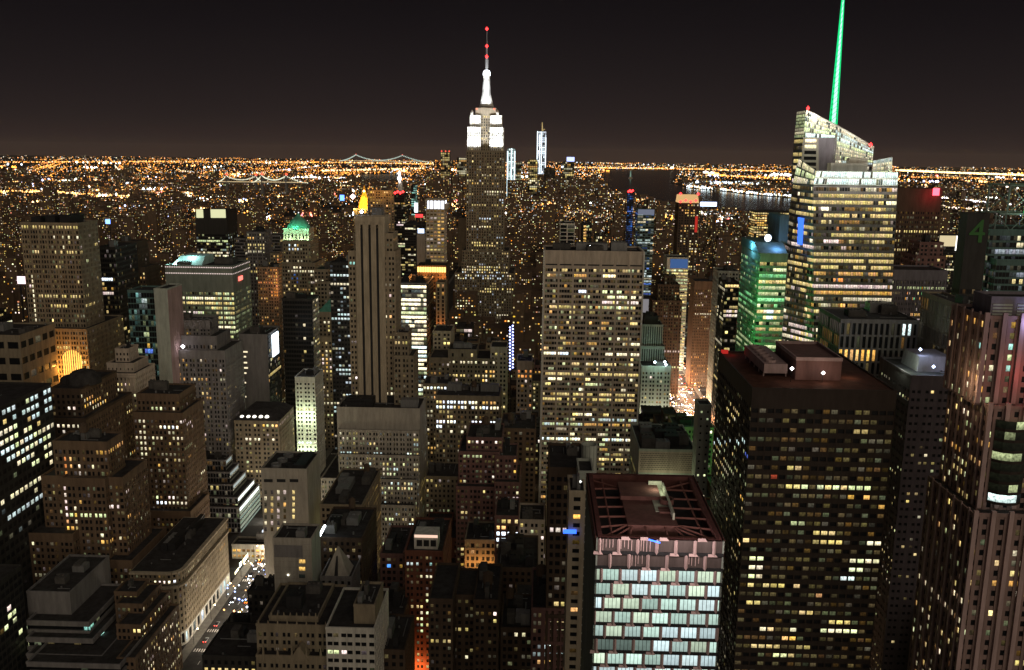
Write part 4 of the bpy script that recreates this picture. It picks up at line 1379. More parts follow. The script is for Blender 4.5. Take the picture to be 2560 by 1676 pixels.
for z in (60, 100, 140, 175):
    lamp(rt, (b[0] - 10, b[2] - 12, z), (.10, 1, .18), 12000, 2)

# ---------------------------------------------------------------- the crystalline tower with the green spire
BY = 600
B = Bld('crystalline_tower', 'faceted glass tower with a slanted glowing crown and a tall green spire', 'skyscraper', (P(2110, 700, BY).x, BY, 0), 100)
GL = S('grey', 1.55, 4.25, .93, .56, p=.45, fl=.35, dim=.8, pal='YYYAWP', br=.72, rec=.18, g=6, gw=.09, run=.55)
B.spots = [(2020, 2070, 518, 530, .95, 'WY', 2.2), (2215, 2245, 505, 520, .95, 'W', 2), (2025, 2090, 590, 603, .95, 'WY', 1.8), (1985, 2035, 650, 665, .9, 'Y', 1.0), (2045, 2110, 655, 668, .85, 'YW', 1.6), (2110, 2130, 628, 634, .9, 'O', 1.0),
           (2030, 2230, 712, 726, .9, 'P', .9), (2085, 2110, 690, 705, .8, 'YO', 1.2), (2060, 2100, 560, 578, .3, 'O', .9), (1975, 2020, 832, 850, .9, 'YP', 1.2)]
zc = P(2140, 466, BY).z
f0, f1 = P(2033, 466, BY), P(2244, 466, BY)
g0, g1 = P(2034, 800, BY), P(2227, 800, BY)
zl = g0.z
back = BY + 52
c_t, c_b = P(1996, 466, BY + 30), P(1950, 800, BY + 30)
c_b.z = zl
c_t.z = zc
lo = 6
def at_z(pt, pb, z):
    t = (z - pb.z) / (pt.z - pb.z)
    return pb + (pt - pb) * t
fb0, fb1, cb = at_z(f0, g0, 0), at_z(f1, g1, 0), at_z(c_t, c_b, 0)
for p_ in (fb0, fb1, cb):
    p_.z = 0
B.facade(fb0, fb1, (f1.x, BY, zc), (f0.x, BY, zc), GL)
B.facade(cb, fb0, (f0.x, BY, zc), c_t, GL)
c_t2, cb2 = Vector((c_t.x + 2, back, zc)), Vector((cb.x + 4, back, 0))
B.facade(cb2, cb, c_t, c_t2, GL.but(p=.2))
B.facade(fb1, (fb1.x, back, 0), (f1.x, back, zc), (f1.x, BY, zc), GL.but(p=.2))
B.w('grey').quad((fb1.x, back, 0), cb2, c_t2, (f1.x, back, zc))
B.roof.poly([(f0.x, BY, zc), (f1.x, BY, zc), (f1.x, back, zc), c_t2, c_t])
LIT = S('pale', 1.35, 2.4, .80, .80, p=1, fl=1, dim=1, pal='GWC', br=1.5, rec=.15, run=0)
# the taller left prism behind
u0, u1 = P(2008, 345, BY + 30), P(2181, 413, BY + 22)
apex, r_top = P(2015, 276, BY + 30), P(2181, 369, BY + 22)
x0, x1 = c_t.x + .5, u1.x
zs = u0.z
GR = S('conc', 30, 5, .95, .3, p=0, dim=0)
B.facade((x0, BY + 30.5, zc), (x0 + 12, BY + 26, zc), (u0.x + 9, BY + 26, zs), (u0.x, BY + 30, zs), S('conc', 9, 4.6, .72, .60, p=1, fl=1, pal='W', br=1.6, run=0), 1, 8)
B.facade((x0 + 12, BY + 26, zc), (x0 + 20, BY + 22, zc), (u0.x + 20, BY + 22, zs), (u0.x + 9, BY + 26, zs), BLK.but(wall='violet', ww=.02, wh=.02))
zmid = u1.z
B.facade((x0 + 20, BY + 22, zc), (x1, BY + 22, zc), (x1, BY + 22, zmid), (u0.x + 20, BY + 22, zmid), S('violet', 2.0, 4.4, .85, .5, p=.5, fl=.4, pal='YW', br=.9))
B.facade((u0.x + 20, BY + 22, zmid), (x1 - 20, BY + 22, zmid), (x1 - 26, BY + 22, zs), (u0.x + 20, BY + 22, zs), S('conc', 2.0, 4.4, .85, .45, p=.5, fl=.3, pal='YW', br=1))
# glowing crown glass: sloping top
def slope(x):
    return apex.z + (r_top.z - apex.z) * (x - apex.x) / (x1 - apex.x)
B.facade((u0.x, BY + 30, zs), (u0.x + 20, BY + 22.2, zs), (u0.x + 20, BY + 22.2, slope(u0.x + 20)), apex, LIT.but(br=1.3))
B.facade((u0.x + 20, BY + 22.2, zs), (x1 - 26, BY + 22.2, zs), (x1 - 26, BY + 22.2, slope(x1 - 26)), (u0.x + 20, BY + 22.2, slope(u0.x + 20)), LIT.but(br=1.0))
B.facade((x1 - 26, BY + 22.2, zmid), (x1, BY + 22.2, zmid), (x1, BY + 22.2, r_top.z), (x1 - 26, BY + 22.2, slope(x1 - 26)), LIT.but(br=.9))
B.w('pale').poly([(x1, BY + 22.2, zc), (x1, back, zc), (x1, back, r_top.z), (x1, BY + 22.2, r_top.z)])
B.facade((x0, back, zc), (x0, BY + 30, zc), (u0.x, BY + 30, zs), (u0.x, back, zs), GL.but(p=.5, br=1))
B.facade((u0.x, back, zs), (u0.x, BY + 30, zs), apex, (apex.x, back, apex.z), LIT.but(br=.8))
B.w('pale').quad((x1, back, zc), (x0, back, zc), (apex.x, back, apex.z), (x1, back, r_top.z))
W = B.w('white')
for (pa, pb) in ((apex, Vector((u0.x + 20, BY + 22.2, slope(u0.x + 20)))), (Vector((u0.x + 20, BY + 22.2, slope(u0.x + 20))), Vector((x1, BY + 22.2, r_top.z)))):
    W.tube(pa, pb, .7, n=6)
W.poly([apex, (u0.x + 20, BY + 22.2, slope(u0.x + 20)), (x1, BY + 22.2, r_top.z), (x1, back, r_top.z), (apex.x, back, apex.z)])
# bright screen round the lower roof and the small right crown
zp0 = P(2140, 429, BY).z
B.facade((f0.x, BY, zc + .5), (f1.x, BY, zc + .5), (f1.x - .5, BY, zp0), (f0.x + 1.5, BY, zp0), LIT.but(br=1.15, fh=4))
B.facade((f0.x - 8, BY + 20, zc + .5), (f0.x, BY, zc + .5), (f0.x + 1.5, BY, zp0), (f0.x - 5, BY + 20, zp0 + 8), LIT.but(br=.9, fh=4))
q0, q1, q2 = P(2183, 402, BY + 18), P(2231, 393, BY + 18), P(2244, 428, BY + 4)
B.facade((q0.x, BY + 18, zp0 - 2), (q1.x + 1, BY + 18, zp0 - 2), (q1.x, BY + 18, q1.z), (q0.x, BY + 18, q0.z), LIT.but(br=.55, bw=2.4))
B.facade((q1.x + 1, BY + 18, zp0 - 2), (f1.x + 1, BY + 30, zp0 - 2), (f1.x, BY + 30, zp0), (q1.x, BY + 18, q1.z), LIT.but(br=.9))
B.facade((q2.x - 3, BY + 2, zp0 - 1), (q2.x, BY + 16, zp0 - 1), (q2.x - 3, BY + 17, q1.z - 4), (q2.x - 4, BY + 3, zp0 + .6), LIT.but(br=1.2))
m = MB()
p, q = P(2125, 395, BY + 14), P(2168, 425, BY + 14)
m.box(p.x, q.x, BY + 14, BY + 21, zp0 - 6, p.z)
p, q = P(2078, 408, BY + 10), P(2165, 425, BY + 10)
m.box(p.x, q.x, BY + 10, BY + 18, zp0 - 6, p.z)
B.units.append((m, wallm('conc')))
HERO.append((cb.x, f1.x, BY, back, 1945, 2245, 860))
rt = B.done()
for p in (P(2030, 290, BY + 24), P(2050, 320, BY + 16), P(2130, 350, BY + 14), P(2230, 415, BY + 8), P(2060, 440, BY - 8), P(2140, 445, BY - 8), P(2220, 445, BY - 8)):
    lamp(rt, p, (1, .95, .82), 5000, 1)
for xs, ys, yy in ((2020, 271, BY + 30), (2177, 362, BY + 21)):
    m = MB()
    m.octa(P(xs, ys, yy), 1.2, h=1.6)
    m.build('beacon', emit('red_beacon', (1, .03, .03), 6), rt)
m = MB()
p = P(1989, 575, BY + 29)
m.box(p.x - .5, p.x + 3, BY + 14, BY + 26, p.z - 9, p.z + 9)
m.build('blue_sign', emit('blue_sign', (.05, .18, 1), 1.6), rt)
sp0, sp1 = P(2082, 318, BY + 34), P(2108, -60, BY + 34)
sx_, sz0, sz1 = sp0.x, sp0.z - 6, sp1.z
m, m2 = MB(), MB()
NS = 30
for k in range(NS):
    t0, t1 = k / NS, (k + 1) / NS
    r0, r1 = 1.75 * (1 - t0) + .35, 1.75 * (1 - t1) + .35
    za, zb_ = sz0 + (sz1 - sz0) * t0, sz0 + (sz1 - sz0) * t1
    cs = [(1, 1), (-1, 1), (-1, -1), (1, -1)]
    for i in range(4):
        a_, b_ = cs[i], cs[(i + 1) % 4]
        A_ = (sx_ + a_[0] * r0, BY + 34 + a_[1] * r0, za)
        B_ = (sx_ + b_[0] * r1, BY + 34 + b_[1] * r1, zb_)
        C_ = (sx_ + a_[0] * r1, BY + 34 + a_[1] * r1, zb_)
        m.tube(A_, C_, .30, n=5, cap=False)
        m.tube(A_, B_, .20, n=4, cap=False)
    m2.tube((sx_, BY + 34, za), (sx_, BY + 34, zb_ - .2), r0 * .8, r1 * .8, 8, False)
m.build('spire', emit('spire_green', (.01, .85, .26), 1.1), rt)
m2.build('spire_core', emit('spire_core_green', (.45, 1, .66), 1.8), rt)

# ---------------------------------------------------------------- right side
B = hero('residential_tower', 'brown ribbed apartment tower full of small golden lights', 'skyscraper', S('brown', 1.9, 3.3, .5, .55, g=2, gw=.34, p=.22, dim=.2, pal=MIX_GOLD, br=.9, rec=.7, sp=-.5), [(1737, 1800, 704, 1010, 30)], yb=955, units=1, cap=9,
         spots=[(1740, 1800, 715, 770, .1, 'P', 1.2)])
hero('office_block', 'dark block with pale flat top left of the green-lit glass tower', 'office tower', DRK.but(p=.12, pal='WY', bw=2.4), [(1813, 1848, 706, 800, 30)], yb=850, spots=[(1813, 1850, 708, 716, .95, 'Y', 1.5), (1813, 1850, 775, 792, .9, 'P', 1.1)])
hero('stone_block', 'pale small stone block above the golden-lit ribbed tower', 'building', STN.but(wall='pale', p=.05), [(1796, 1848, 678, 880, 26)], yb=705)
hero('art_deco_tower', 'brown stepped art deco tower between the gridded slab and the ribbed tower', 'building', UMB.but(wall='umber', p=.04, dim=.3), [(1661, 1690, 690, 975, 16), (1645, 1700, 712, 970, 26), (1632, 1706, 752, 965, 34)], yb=880, units=1)
hero('office_block', 'dark office block with a few rows of cool lit windows beside the stepped brown tower', 'office tower', DRK.but(p=.04, pal='WC', bw=2.4), [(1681, 1722, 752, 1130, 28)], yb=915, spots=[(1684, 1720, 808, 816, .9, 'W', 1.4), (1684, 1716, 888, 896, .9, 'W', 1.4), (1690, 1712, 826, 852, .5, 'C', 1.0)])
B = hero('lit_panel_building', 'building faced with a pale pink-white glowing screen right of the gridded slab', 'building', DRK, [(1606, 1635, 746, 1020, 20)], yb=795, units=0, finish=False)
b = B.bx[0]
rt = B.done()
m = MB()
m.box(b[0] + .3, b[1] - .3, b[2] - .5, b[2] - .1, b[4] - 28, b[4] - 1)
m.build('screen', emit('pale_screen', (.75, .70, .74), .30), rt)
B = hero('office_block', 'block with a deep blue lit band above glowing yellow floors', 'office tower', S('pale', 3, 3.8, .95, .5, p=.7, fl=.6, pal='YG', br=.8), [(1668, 1722, 644, 1090, 30)], yb=700, units=0, cap=14, finish=False)
b = B.bx[0]
rt = B.done()
m = MB()
m.box(b[0] + 4, b[1] - 1, b[2] - .4, b[2] - .1, b[4] - 13, b[4] - 2)
m.build('blue_band', emit('blue_band_light', (.10, .22, .55), .5), rt)
B = hero('gridded_block', 'brown-grey block with tall slot windows and two amber-lit floors', 'office tower', S('grey', 2.9, 7.2, .56, .86, p=.03, dim=.08, br=.8, rec=.8), [(2102, 2298, 800, 480, 38)], yb=900, units=3, cap=1.6, nw=60,
         spots=[(2100, 2240, 858, 890, .95, 'A', 1.15), (2245, 2285, 815, 842, .5, 'CT', 1.8), (2050, 2100, 830, 870, .7, 'A', 1), (2150, 2180, 900, 915, .9, 'A', 1.5)])
hero('striped_tower', 'violet-grey tower with fine vertical stripes and rows of dim windows', 'skyscraper', S('violet', 1.25, 3.8, .5, .5, p=.12, fl=.25, dim=.35, pal='WPYG', br=.6, rec=.5, sp=-.4), [(2233, 2371, 676, 640, 30)], yb=850, units=0, cap=7,
     spots=[(2292, 2314, 708, 716, .95, 'B', 1.8), (2262, 2330, 718, 752, .25, 'NPO', .9), (2275, 2320, 782, 788, .9, 'A', 1.4), (2300, 2345, 795, 870, .45, 'W', .9)])
B = hero('red_top_tower', 'dark tower with a glaring red square sign at its top corner', 'skyscraper', S('umber', 2.0, 3.8, .6, .5, p=.12, fl=.18, dim=.4, pal='YWA', br=.7), [(2243, 2357, 472, 760, 30)], yb=675, units=0, cap=18, finish=False)
b = B.bx[0]
rt = B.done()
p, q = P(2332, 489, 759), P(2349, 471, 759)
m = MB()
m.box(p.x, q.x, 758.6, 759.6, p.z, q.z, True)
m.build('red_sign', emit('glaring_red', (1, .06, .09), 6), rt)
lamp(rt, ((p.x + q.x) / 2 - 4, 752, q.z - 6), (1, .02, .06), 3500, 1)
hero('stone_block', 'stepped pale stone building below the red-sign tower', 'building', STN.but(wall='rose', bw=4, p=.05), [(2300, 2360, 606, 710, 22), (2291, 2365, 640, 705, 30)], yb=675, units=1, spots=[(2338, 2354, 648, 656, .9, 'Y', 1.3)])
B = hero('billboard_block', 'low block with a huge white-yellow glowing billboard among dark trees', 'building', DRK, [(2348, 2420, 588, 1300, 20)], yb=620, units=0, finish=False)
b = B.bx[0]
rt = B.done()
m = MB()
m.box(b[0] + 1, b[0] + (b[1] - b[0]) * .6, b[2] - .8, b[2] - .2, b[4] - 16, b[4] - 1)
m.build('billboard', emit('billboard_cream', (1, .82, .48), .75), rt)
m = MB()
m.box(b[0] + (b[1] - b[0]) * .6, b[1] - 1, b[2] - .9, b[2] - .2, b[4] - 22, b[4] - 1)
m.build('billboard', emit('billboard_white', (1, .96, .85), 3), rt)
B = hero('office_tower', 'dark tower bearing a big dim green numeral 4 on its upper wall', 'skyscraper', DRK.but(wall='dark', p=.03, dim=.1), [(2420, 2476, 534, 490, 9)], yb=750, units=0, cap=40, finish=False)
b = B.bx[0]
rt = B.done()
cu = bpy.data.curves.new('numeral', 'FONT')
cu.body = '4'
cu.extrude = .3
cu.size = 17.5
cu.align_x = 'CENTER'
o = bpy.data.objects.new('numeral', cu)
col.objects.link(o)
dg = bpy.context.evaluated_depsgraph_get()
me = bpy.data.meshes.new_from_object(o.evaluated_get(dg))
bpy.data.objects.remove(o)
o = bpy.data.objects.new('green_numeral', me)
col.objects.link(o)
me.materials.clear()
me.materials.append(emit('dim_green', (.10, .22, .06), .16))
o.parent = rt
o.rotation_euler = (math.pi / 2, 0, 0)
o.location = Vector((P(2443, 600, 489).x, 489.6, P(2443, 607, 489).z)) - Vector(rt['_o'])
GT = S('teal', 2.0, 3.9, .95, .7, p=.06, fl=.05, dim=.5, pal='BWC', br=.35, rec=.15)
B = hero('office_tower', 'dark glass tower under a steel truss frame and green-lit mast at the right edge', 'skyscraper', GT, [(2476, 2660, 575, 530, 40), (2492, 2680, 650, 522, 50)], yb=740, units=0, cap=3, finish=False,
         spots=[(2540, 2560, 582, 625, .7, 'W', 1.0), (2490, 2560, 690, 720, .25, 'Y', .8)])
b = B.bx[0]
rt = B.done()
m = MB()
fx0, fx1 = P(2508, 535, 540).x, P(2650, 535, 540).x
z0, z1 = b[4] - 1, P(2520, 463, 540).z
zm = P(2520, 535, 540).z
xi = P(2512, 500, 540).x
for y in (536, 560):
    for x in (xi, xi + 36):
        m.tube((x, y, zm), (x, y, z1), .6, n=6)
    for z in (zm, z1):
        m.tube((xi - (4 if z == zm else 0), y, z), (xi + 40, y, z), .6, n=6)
    m.tube((xi, y, zm), (xi + 17, y, z1), .3, n=5)
    m.tube((xi, y, z1), (xi + 17, y, zm), .3, n=5)
    m.tube((xi + 17, y, zm), (xi + 36, y, z1), .3, n=5)
    for k in range(3):
        m.tube((xi - 6 + 18 * k, y, z0), (xi - 6 + 18 * k, y, zm), .5, n=6)
        m.tube((xi - 6 + 18 * k, y, zm), (xi + 3 + 18 * k, y, z0), .3, n=5)
        m.tube((xi + 12 + 18 * k, y, zm), (xi + 3 + 18 * k, y, z0), .3, n=5)
for x in (xi, xi + 36):
    for z in (zm, z1):
        m.tube((x, 536, z), (x, 560, z), .5, n=6)
m.build('truss_frame', mat('frame_steel', (.16, .18, .17), .7, .2, .5), rt)
m = MB()
xg = P(2578, 500, 548).x
for k in range(12):
    za, zb_ = zm + (z1 - zm + 60) * k / 12, zm + (z1 - zm + 60) * (k + 1) / 12
    for dx, dy in ((-2, -2), (2, -2), (2, 2), (-2, 2)):
        m.tube((xg + dx, 548 + dy, za), (xg + dx, 548 + dy, zb_), .4, n=5)
    m.tube((xg - 2, 546, za), (xg + 2, 546, zb_), .3, n=4)
    m.tube((xg + 2, 546, za), (xg - 2, 546, zb_), .3, n=4)
m.build('green_mast', emit('mast_green', (.02, .8, .2), 1.3), rt)
lamp(rt, (xi + 8, 530, zm + 5), (.6, 1, .7), 2500, 1)
hero('gridded_block', 'tan block turned side-on with a grid of stone piers near the right edge', 'office tower', S('tan', 3.2, 7.4, .5, .85, p=.04, rec=.8), [(2440, 2500, 778, 430, 62)], yb=935, units=1, cap=2)
B = hero('chamfered_tower', 'dark violet tower with small square windows and a lamp-lit octagonal roof house', 'skyscraper', S('plum', 3.1, 3.9, .34, .36, p=.13, dim=.05, br=.85, pal='YWYG'), [(2278, 2380, 940, 420, 40)], yb=1676, units=0, cap=6, nw=60, finish=False,
         spots=[(2300, 2345, 1090, 1098, .85, 'W', 2.0), (2300, 2340, 1128, 1136, .8, 'W', 1.8), (2280, 2370, 952, 975, .5, 'B', .35)])
b = B.bx[0]
rt = B.done()
m = MB()
p, q = P(2296, 892, 432), P(2386, 892, 432)
m.frustum(p.x, q.x, 432, 452, b[4] - 1, p.x + 1, q.x - 1, 433, 451, p.z)
m.build('roof_house', wallm('violet'), rt)
for xs, ys, yy in ((2301, 874, 434), (2334, 917, 424)):
    m = MB()
    pp = P(xs, ys, yy)
    m.octa(pp, .8)
    m.build('roof_lamp', emit('blue_flood', (.55, .68, 1), 14), rt)
    lamp(rt, pp + Vector((0, -1.5, .6)), (.6, .75, 1), 2600, .5)
lamp(rt, (b[0] - 1, b[2] + 10, b[4] + 4), (.8, 1, .7), 4200, .5)
# the big dark slab with the brown roof
B = hero('dark_tower', 'huge dark brown office slab with rust-coloured roof and scattered lit windows', 'skyscraper', S('bronze', 3.0, 3.75, .80, .46, p=.07, dim=.62, br=.72, fl=.0, pal='YYYGWA', rec=.4, run=.45), [(1881, 2243, 974, 335, 66)], yb=1676, units=0, cap=7, nw=100, finish=False,
         side=S('bronze', 3.2, 3.75, .8, .45, p=.09, dim=.35, fl=.07, br=.7, pal='GWY', rec=.3),
         spots=[(1925, 1985, 1012, 1022, .7, 'YG', 1.0), (1868, 1998, 1083, 1096, .85, 'A', .75), (2030, 2090, 1083, 1098, .85, 'AW', 1.1), (2155, 2235, 1086, 1100, .85, 'A', 1.1), (1860, 1885, 1126, 1162, .6, 'K', .6), (1880, 1940, 1170, 1205, .3, 'R', .3),
                (1917, 2178, 1217, 1232, .93, 'YG', 1.2), (1850, 1905, 1240, 1256, .8, 'A', 1.0), (2100, 2178, 1240, 1258, .7, 'A', 1.0), (1850, 1906, 1262, 1274, .8, 'Y', .9), (2180, 2210, 1270, 1282, .7, 'Y', .8),
                (2000, 2092, 1333, 1347, .93, 'Y', 1.0), (1842, 1882, 1350, 1366, .95, 'AY', 1.7), (2158, 2198, 1358, 1372, .95, 'W', 1.7), (1874, 1912, 1394, 1408, .95, 'WG', 1.4), (2116, 2192, 1400, 1414, .8, 'GW', 1.2),
                (1872, 1908, 1416, 1428, .95, 'WG', 1.4), (2114, 2152, 1422, 1436, .95, 'GW', 1.3), (1868, 1906, 1438, 1450, .95, 'WG', 1.3), (2094, 2134, 1442, 1458, .95, 'WC', 1.6), (1864, 2000, 1458, 1472, .6, 'Y', .8),
                (1862, 1900, 1500, 1512, .9, 'Y', .9), (1998, 2036, 1524, 1538, .95, 'GY', 1.0), (2062, 2136, 1546, 1562, .93, 'Y', 1.1), (1890, 2000, 1564, 1580, .7, 'YW', 1.0), (2050, 2142, 1568, 1582, .95, 'WG', 1.4),
                (1956, 1994, 1584, 1598, .95, 'A', 1.5), (1886, 1955, 1602, 1618, .7, 'Y', .9), (1932, 2005, 1626, 1640, .8, 'CG', 1.1), (1780, 1868, 1098, 1110, .8, 'C', 1.1), (1810, 1846, 1010, 1055, .6, 'Y', 1.0), (1780, 1850, 1110, 1200, .35, 'GY', .8)])
b = B.bx[0]
rt = B.root
B.tops[0][0].f = []
m = MB()
m.quad((b[0] + .3, b[2] + .3, b[4] - .6), (b[1] - .3, b[2] + .3, b[4] - .6), (b[1] - .3, b[3] - .3, b[4] - .6), (b[0] + .3, b[3] - .3, b[4] - .6))
B.done()
m.build('roof', mat('rust_roof', (.085, .036, .024), .9, .5, .25, streak=False), rt)
m = MB()
p, q = P(1992, 893, 352), P(2106, 893, 352)
zr = b[4] - .6
m.box(p.x, q.x, 352, 384, zr, p.z - 1.2)
pm = p.z
m.build('plant_house', wallm('rose'), rt)
m = MB()
for x0_, x1_, y0_, y1_ in ((p.x - .2, q.x + .2, 351.8, 352.4), (p.x - .2, q.x + .2, 383.6, 384.2), (p.x - .2, p.x + .4, 352.4, 383.6), (q.x - .4, q.x + .2, 352.4, 383.6)):
    m.box(x0_, x1_, y0_, y1_, pm - 1.4, pm)
m.build('plant_house_rim', wallm('pink'), rt)
m = MB()
p, q = P(1911, 910, 356), P(1970, 910, 356)
m.box(p.x, q.x, 356, 392, zr + 1.5, p.z)
for k in range(6):
    m.lathe([(2.2, p.z), (2.2, p.z + 1.0), (1.8, p.z + 1.0), (1.7, p.z + .2), (.1, p.z + .2)], p.x + 3.4, 360 + 5.5 * k, 12)
for k in range(5):
    m.box(p.x, p.x + .5, 357 + 8 * k, 357.5 + 8 * k, zr, zr + 1.6)
    m.box(q.x - .5, q.x, 357 + 8 * k, 357.5 + 8 * k, zr, zr + 1.6)
m.build('cooling_unit', wallm('pink'), rt)
for xs, ys, pw in ((1979, 921, 420), (2057, 932, 620)):
    m = MB()
    pp = P(xs, ys, 348)
    m.tube((pp.x, 348, zr), (pp.x, 348, pp.z), .1, n=5)
    m.build('lamp_post', DARKM, rt)
    m = MB()
    m.octa((pp.x, 347.4, pp.z), .8)
    m.build('roof_lamp', emit('roof_flood_warm', (1, .93, .88), 9), rt)
    lamp(rt, pp + Vector((.3, -1.2, .2)), (1, .72, .55), pw, .5)
lamp(rt, P(2125, 925, 356), (1, .60, .38), 380, .6)
m = MB()
pp = P(1812, 884, 398)
m.box(pp.x - 1.5, pp.x + 1.5, 398, 399, pp.z - 3, pp.z + 1.5)
m.build('red_lamp', emit('dim_red', (1, .05, .04), .45), rt)
lamp(rt, pp + Vector((2, -3, 2)), (1, .05, .04), 160, .5)

# the stone-piered tower on the right edge
PT = S('mauve', 2.9, 3.75, .55, .55, g=1, p=.19, dim=.25, br=.9, pal='YWYGA', rec=.45, sp=-.25)
B = Bld('piered_tower', 'close purple-brown tower with vertical stone piers stepping up on the right edge', 'skyscraper', (P(2440, 1400, 300).x, 300, 0), 100)
B.spots = [(2280, 2420, 1500, 1640, .10, 'YG', 1.2), (2360, 2445, 1130, 1200, .45, 'GY', .9), (2480, 2560, 1205, 1222, .9, 'GT', .6), (2515, 2560, 1370, 1440, .5, 'YW', 1.2), (2440, 2545, 850, 925, .5, 'GTW', 1.0), (2400, 2500, 925, 990, .4, 'AW', 1.3)]
TT = [(2414, 2700, 1655, 288, 60, None), (2400, 2700, 1250, 300, 52, None), (2452, 2720, 1010, 312, 40, None), (2466, 2720, 742, 330, 24, None)]
def pbox(xl, yt, Y, D, z0, st, cap=1.2, xr=None):
    p = P(xl, yt, Y)
    B.box(p.x, (P(xr, yt, Y).x if xr else p.x + 60), Y, Y + D, z0, p.z, st, cap)
    return p
p1 = pbox(2434, 1284, 296, 37, 0, PT)
p2 = pbox(2470, 1015, 302, 30, p1.z - 1, PT)
p3 = pbox(2462, 790, 306, 25, p2.z - 1, PT)
p4 = P(2480, 742, 309)
B.box(p4.x, p4.x + 50, 309, 322, p3.z - 1, p4.z, S('violet', 5, 60, .02, .02, p=0, dim=0, rec=.02), 1)
m = MB()
for k in range(6):                                         # louvres in the crown
    for r in range(5):
        x = p4.x + .6 + 8.2 * k
        m.box(x, x + 6.6, 308.7, 308.95, p4.z - 3 - r * 1.1, p4.z - 2.5 - r * 1.1)
B.units.append((m, wallm('pale')))
# piers running up the facades
W = B.w('pink')
for (pp, Y, D, z0) in ((p1, 296, 37, 0), (p2, 302, 30, p1.z), (p3, 306, 25, p2.z)):
    for k in range(9):
        x = pp.x + .6 + 6.0 * k
        W.box(x - .75, x + .75, Y - .9, Y + .05, z0, pp.z + 1.2)
    k = 0
    while 3 + 5.8 * k < D:
        y = Y + 3 + 5.8 * k
        W.box(pp.x - .38, pp.x + .05, y - .5, y + .5, z0, pp.z + 1.0)
        k += 1
# curved glass bay on the corner
g = B.glass
for f in range(22):
    z = p1.z + 3 + 3.75 * f
    if z > p2.z - 4:
        break
    lit = f in (0, 4)
    for j in range(5):
        a0, a1 = math.pi * .9 * j / 5 - .2, math.pi * .9 * (j + 1) / 5 - .2
        c0 = (p2.x + 9 - 6 * math.cos(a0), 302 + 1 - 4.5 * math.sin(a0))
        c1 = (p2.x + 9 - 6 * math.cos(a1), 302 + 1 - 4.5 * math.sin(a1))
        k = (1.3 if j in (1, 2, 3) else .01) if f == 0 else (.45 if lit and j < 3 else (R.uniform(.2, .6) if R.random() < .1 else .006))
        cc = PAL['C'] if f == 0 else PAL['G']
        g.quad((*c0, z), (*c1, z), (*c1, z + 2.7), (*c0, z + 2.7), (*cc, k))
        g.uv += [(0, 0), (1, 0), (1, 1), (0, 1)]
        B.w('bronze').quad((*c0, z - 1.05), (*c1, z - 1.05), (*c1, z), (*c0, z))
HERO.append((p1.x, p1.x + 60, 296, 325, 2250, 2700, 1676))
rt = B.done()
lamp(rt, P(2400, 960, 306), (1, .70, .40), 2000, 1)
lamp(rt, (p3.x + 14, 298, p3.z - 20), (1, .12, .12), 1300, 1)
lamp(rt, (p4.x + 12, 303, p4.z - 8), (.5, .5, 1), 1800, 1)
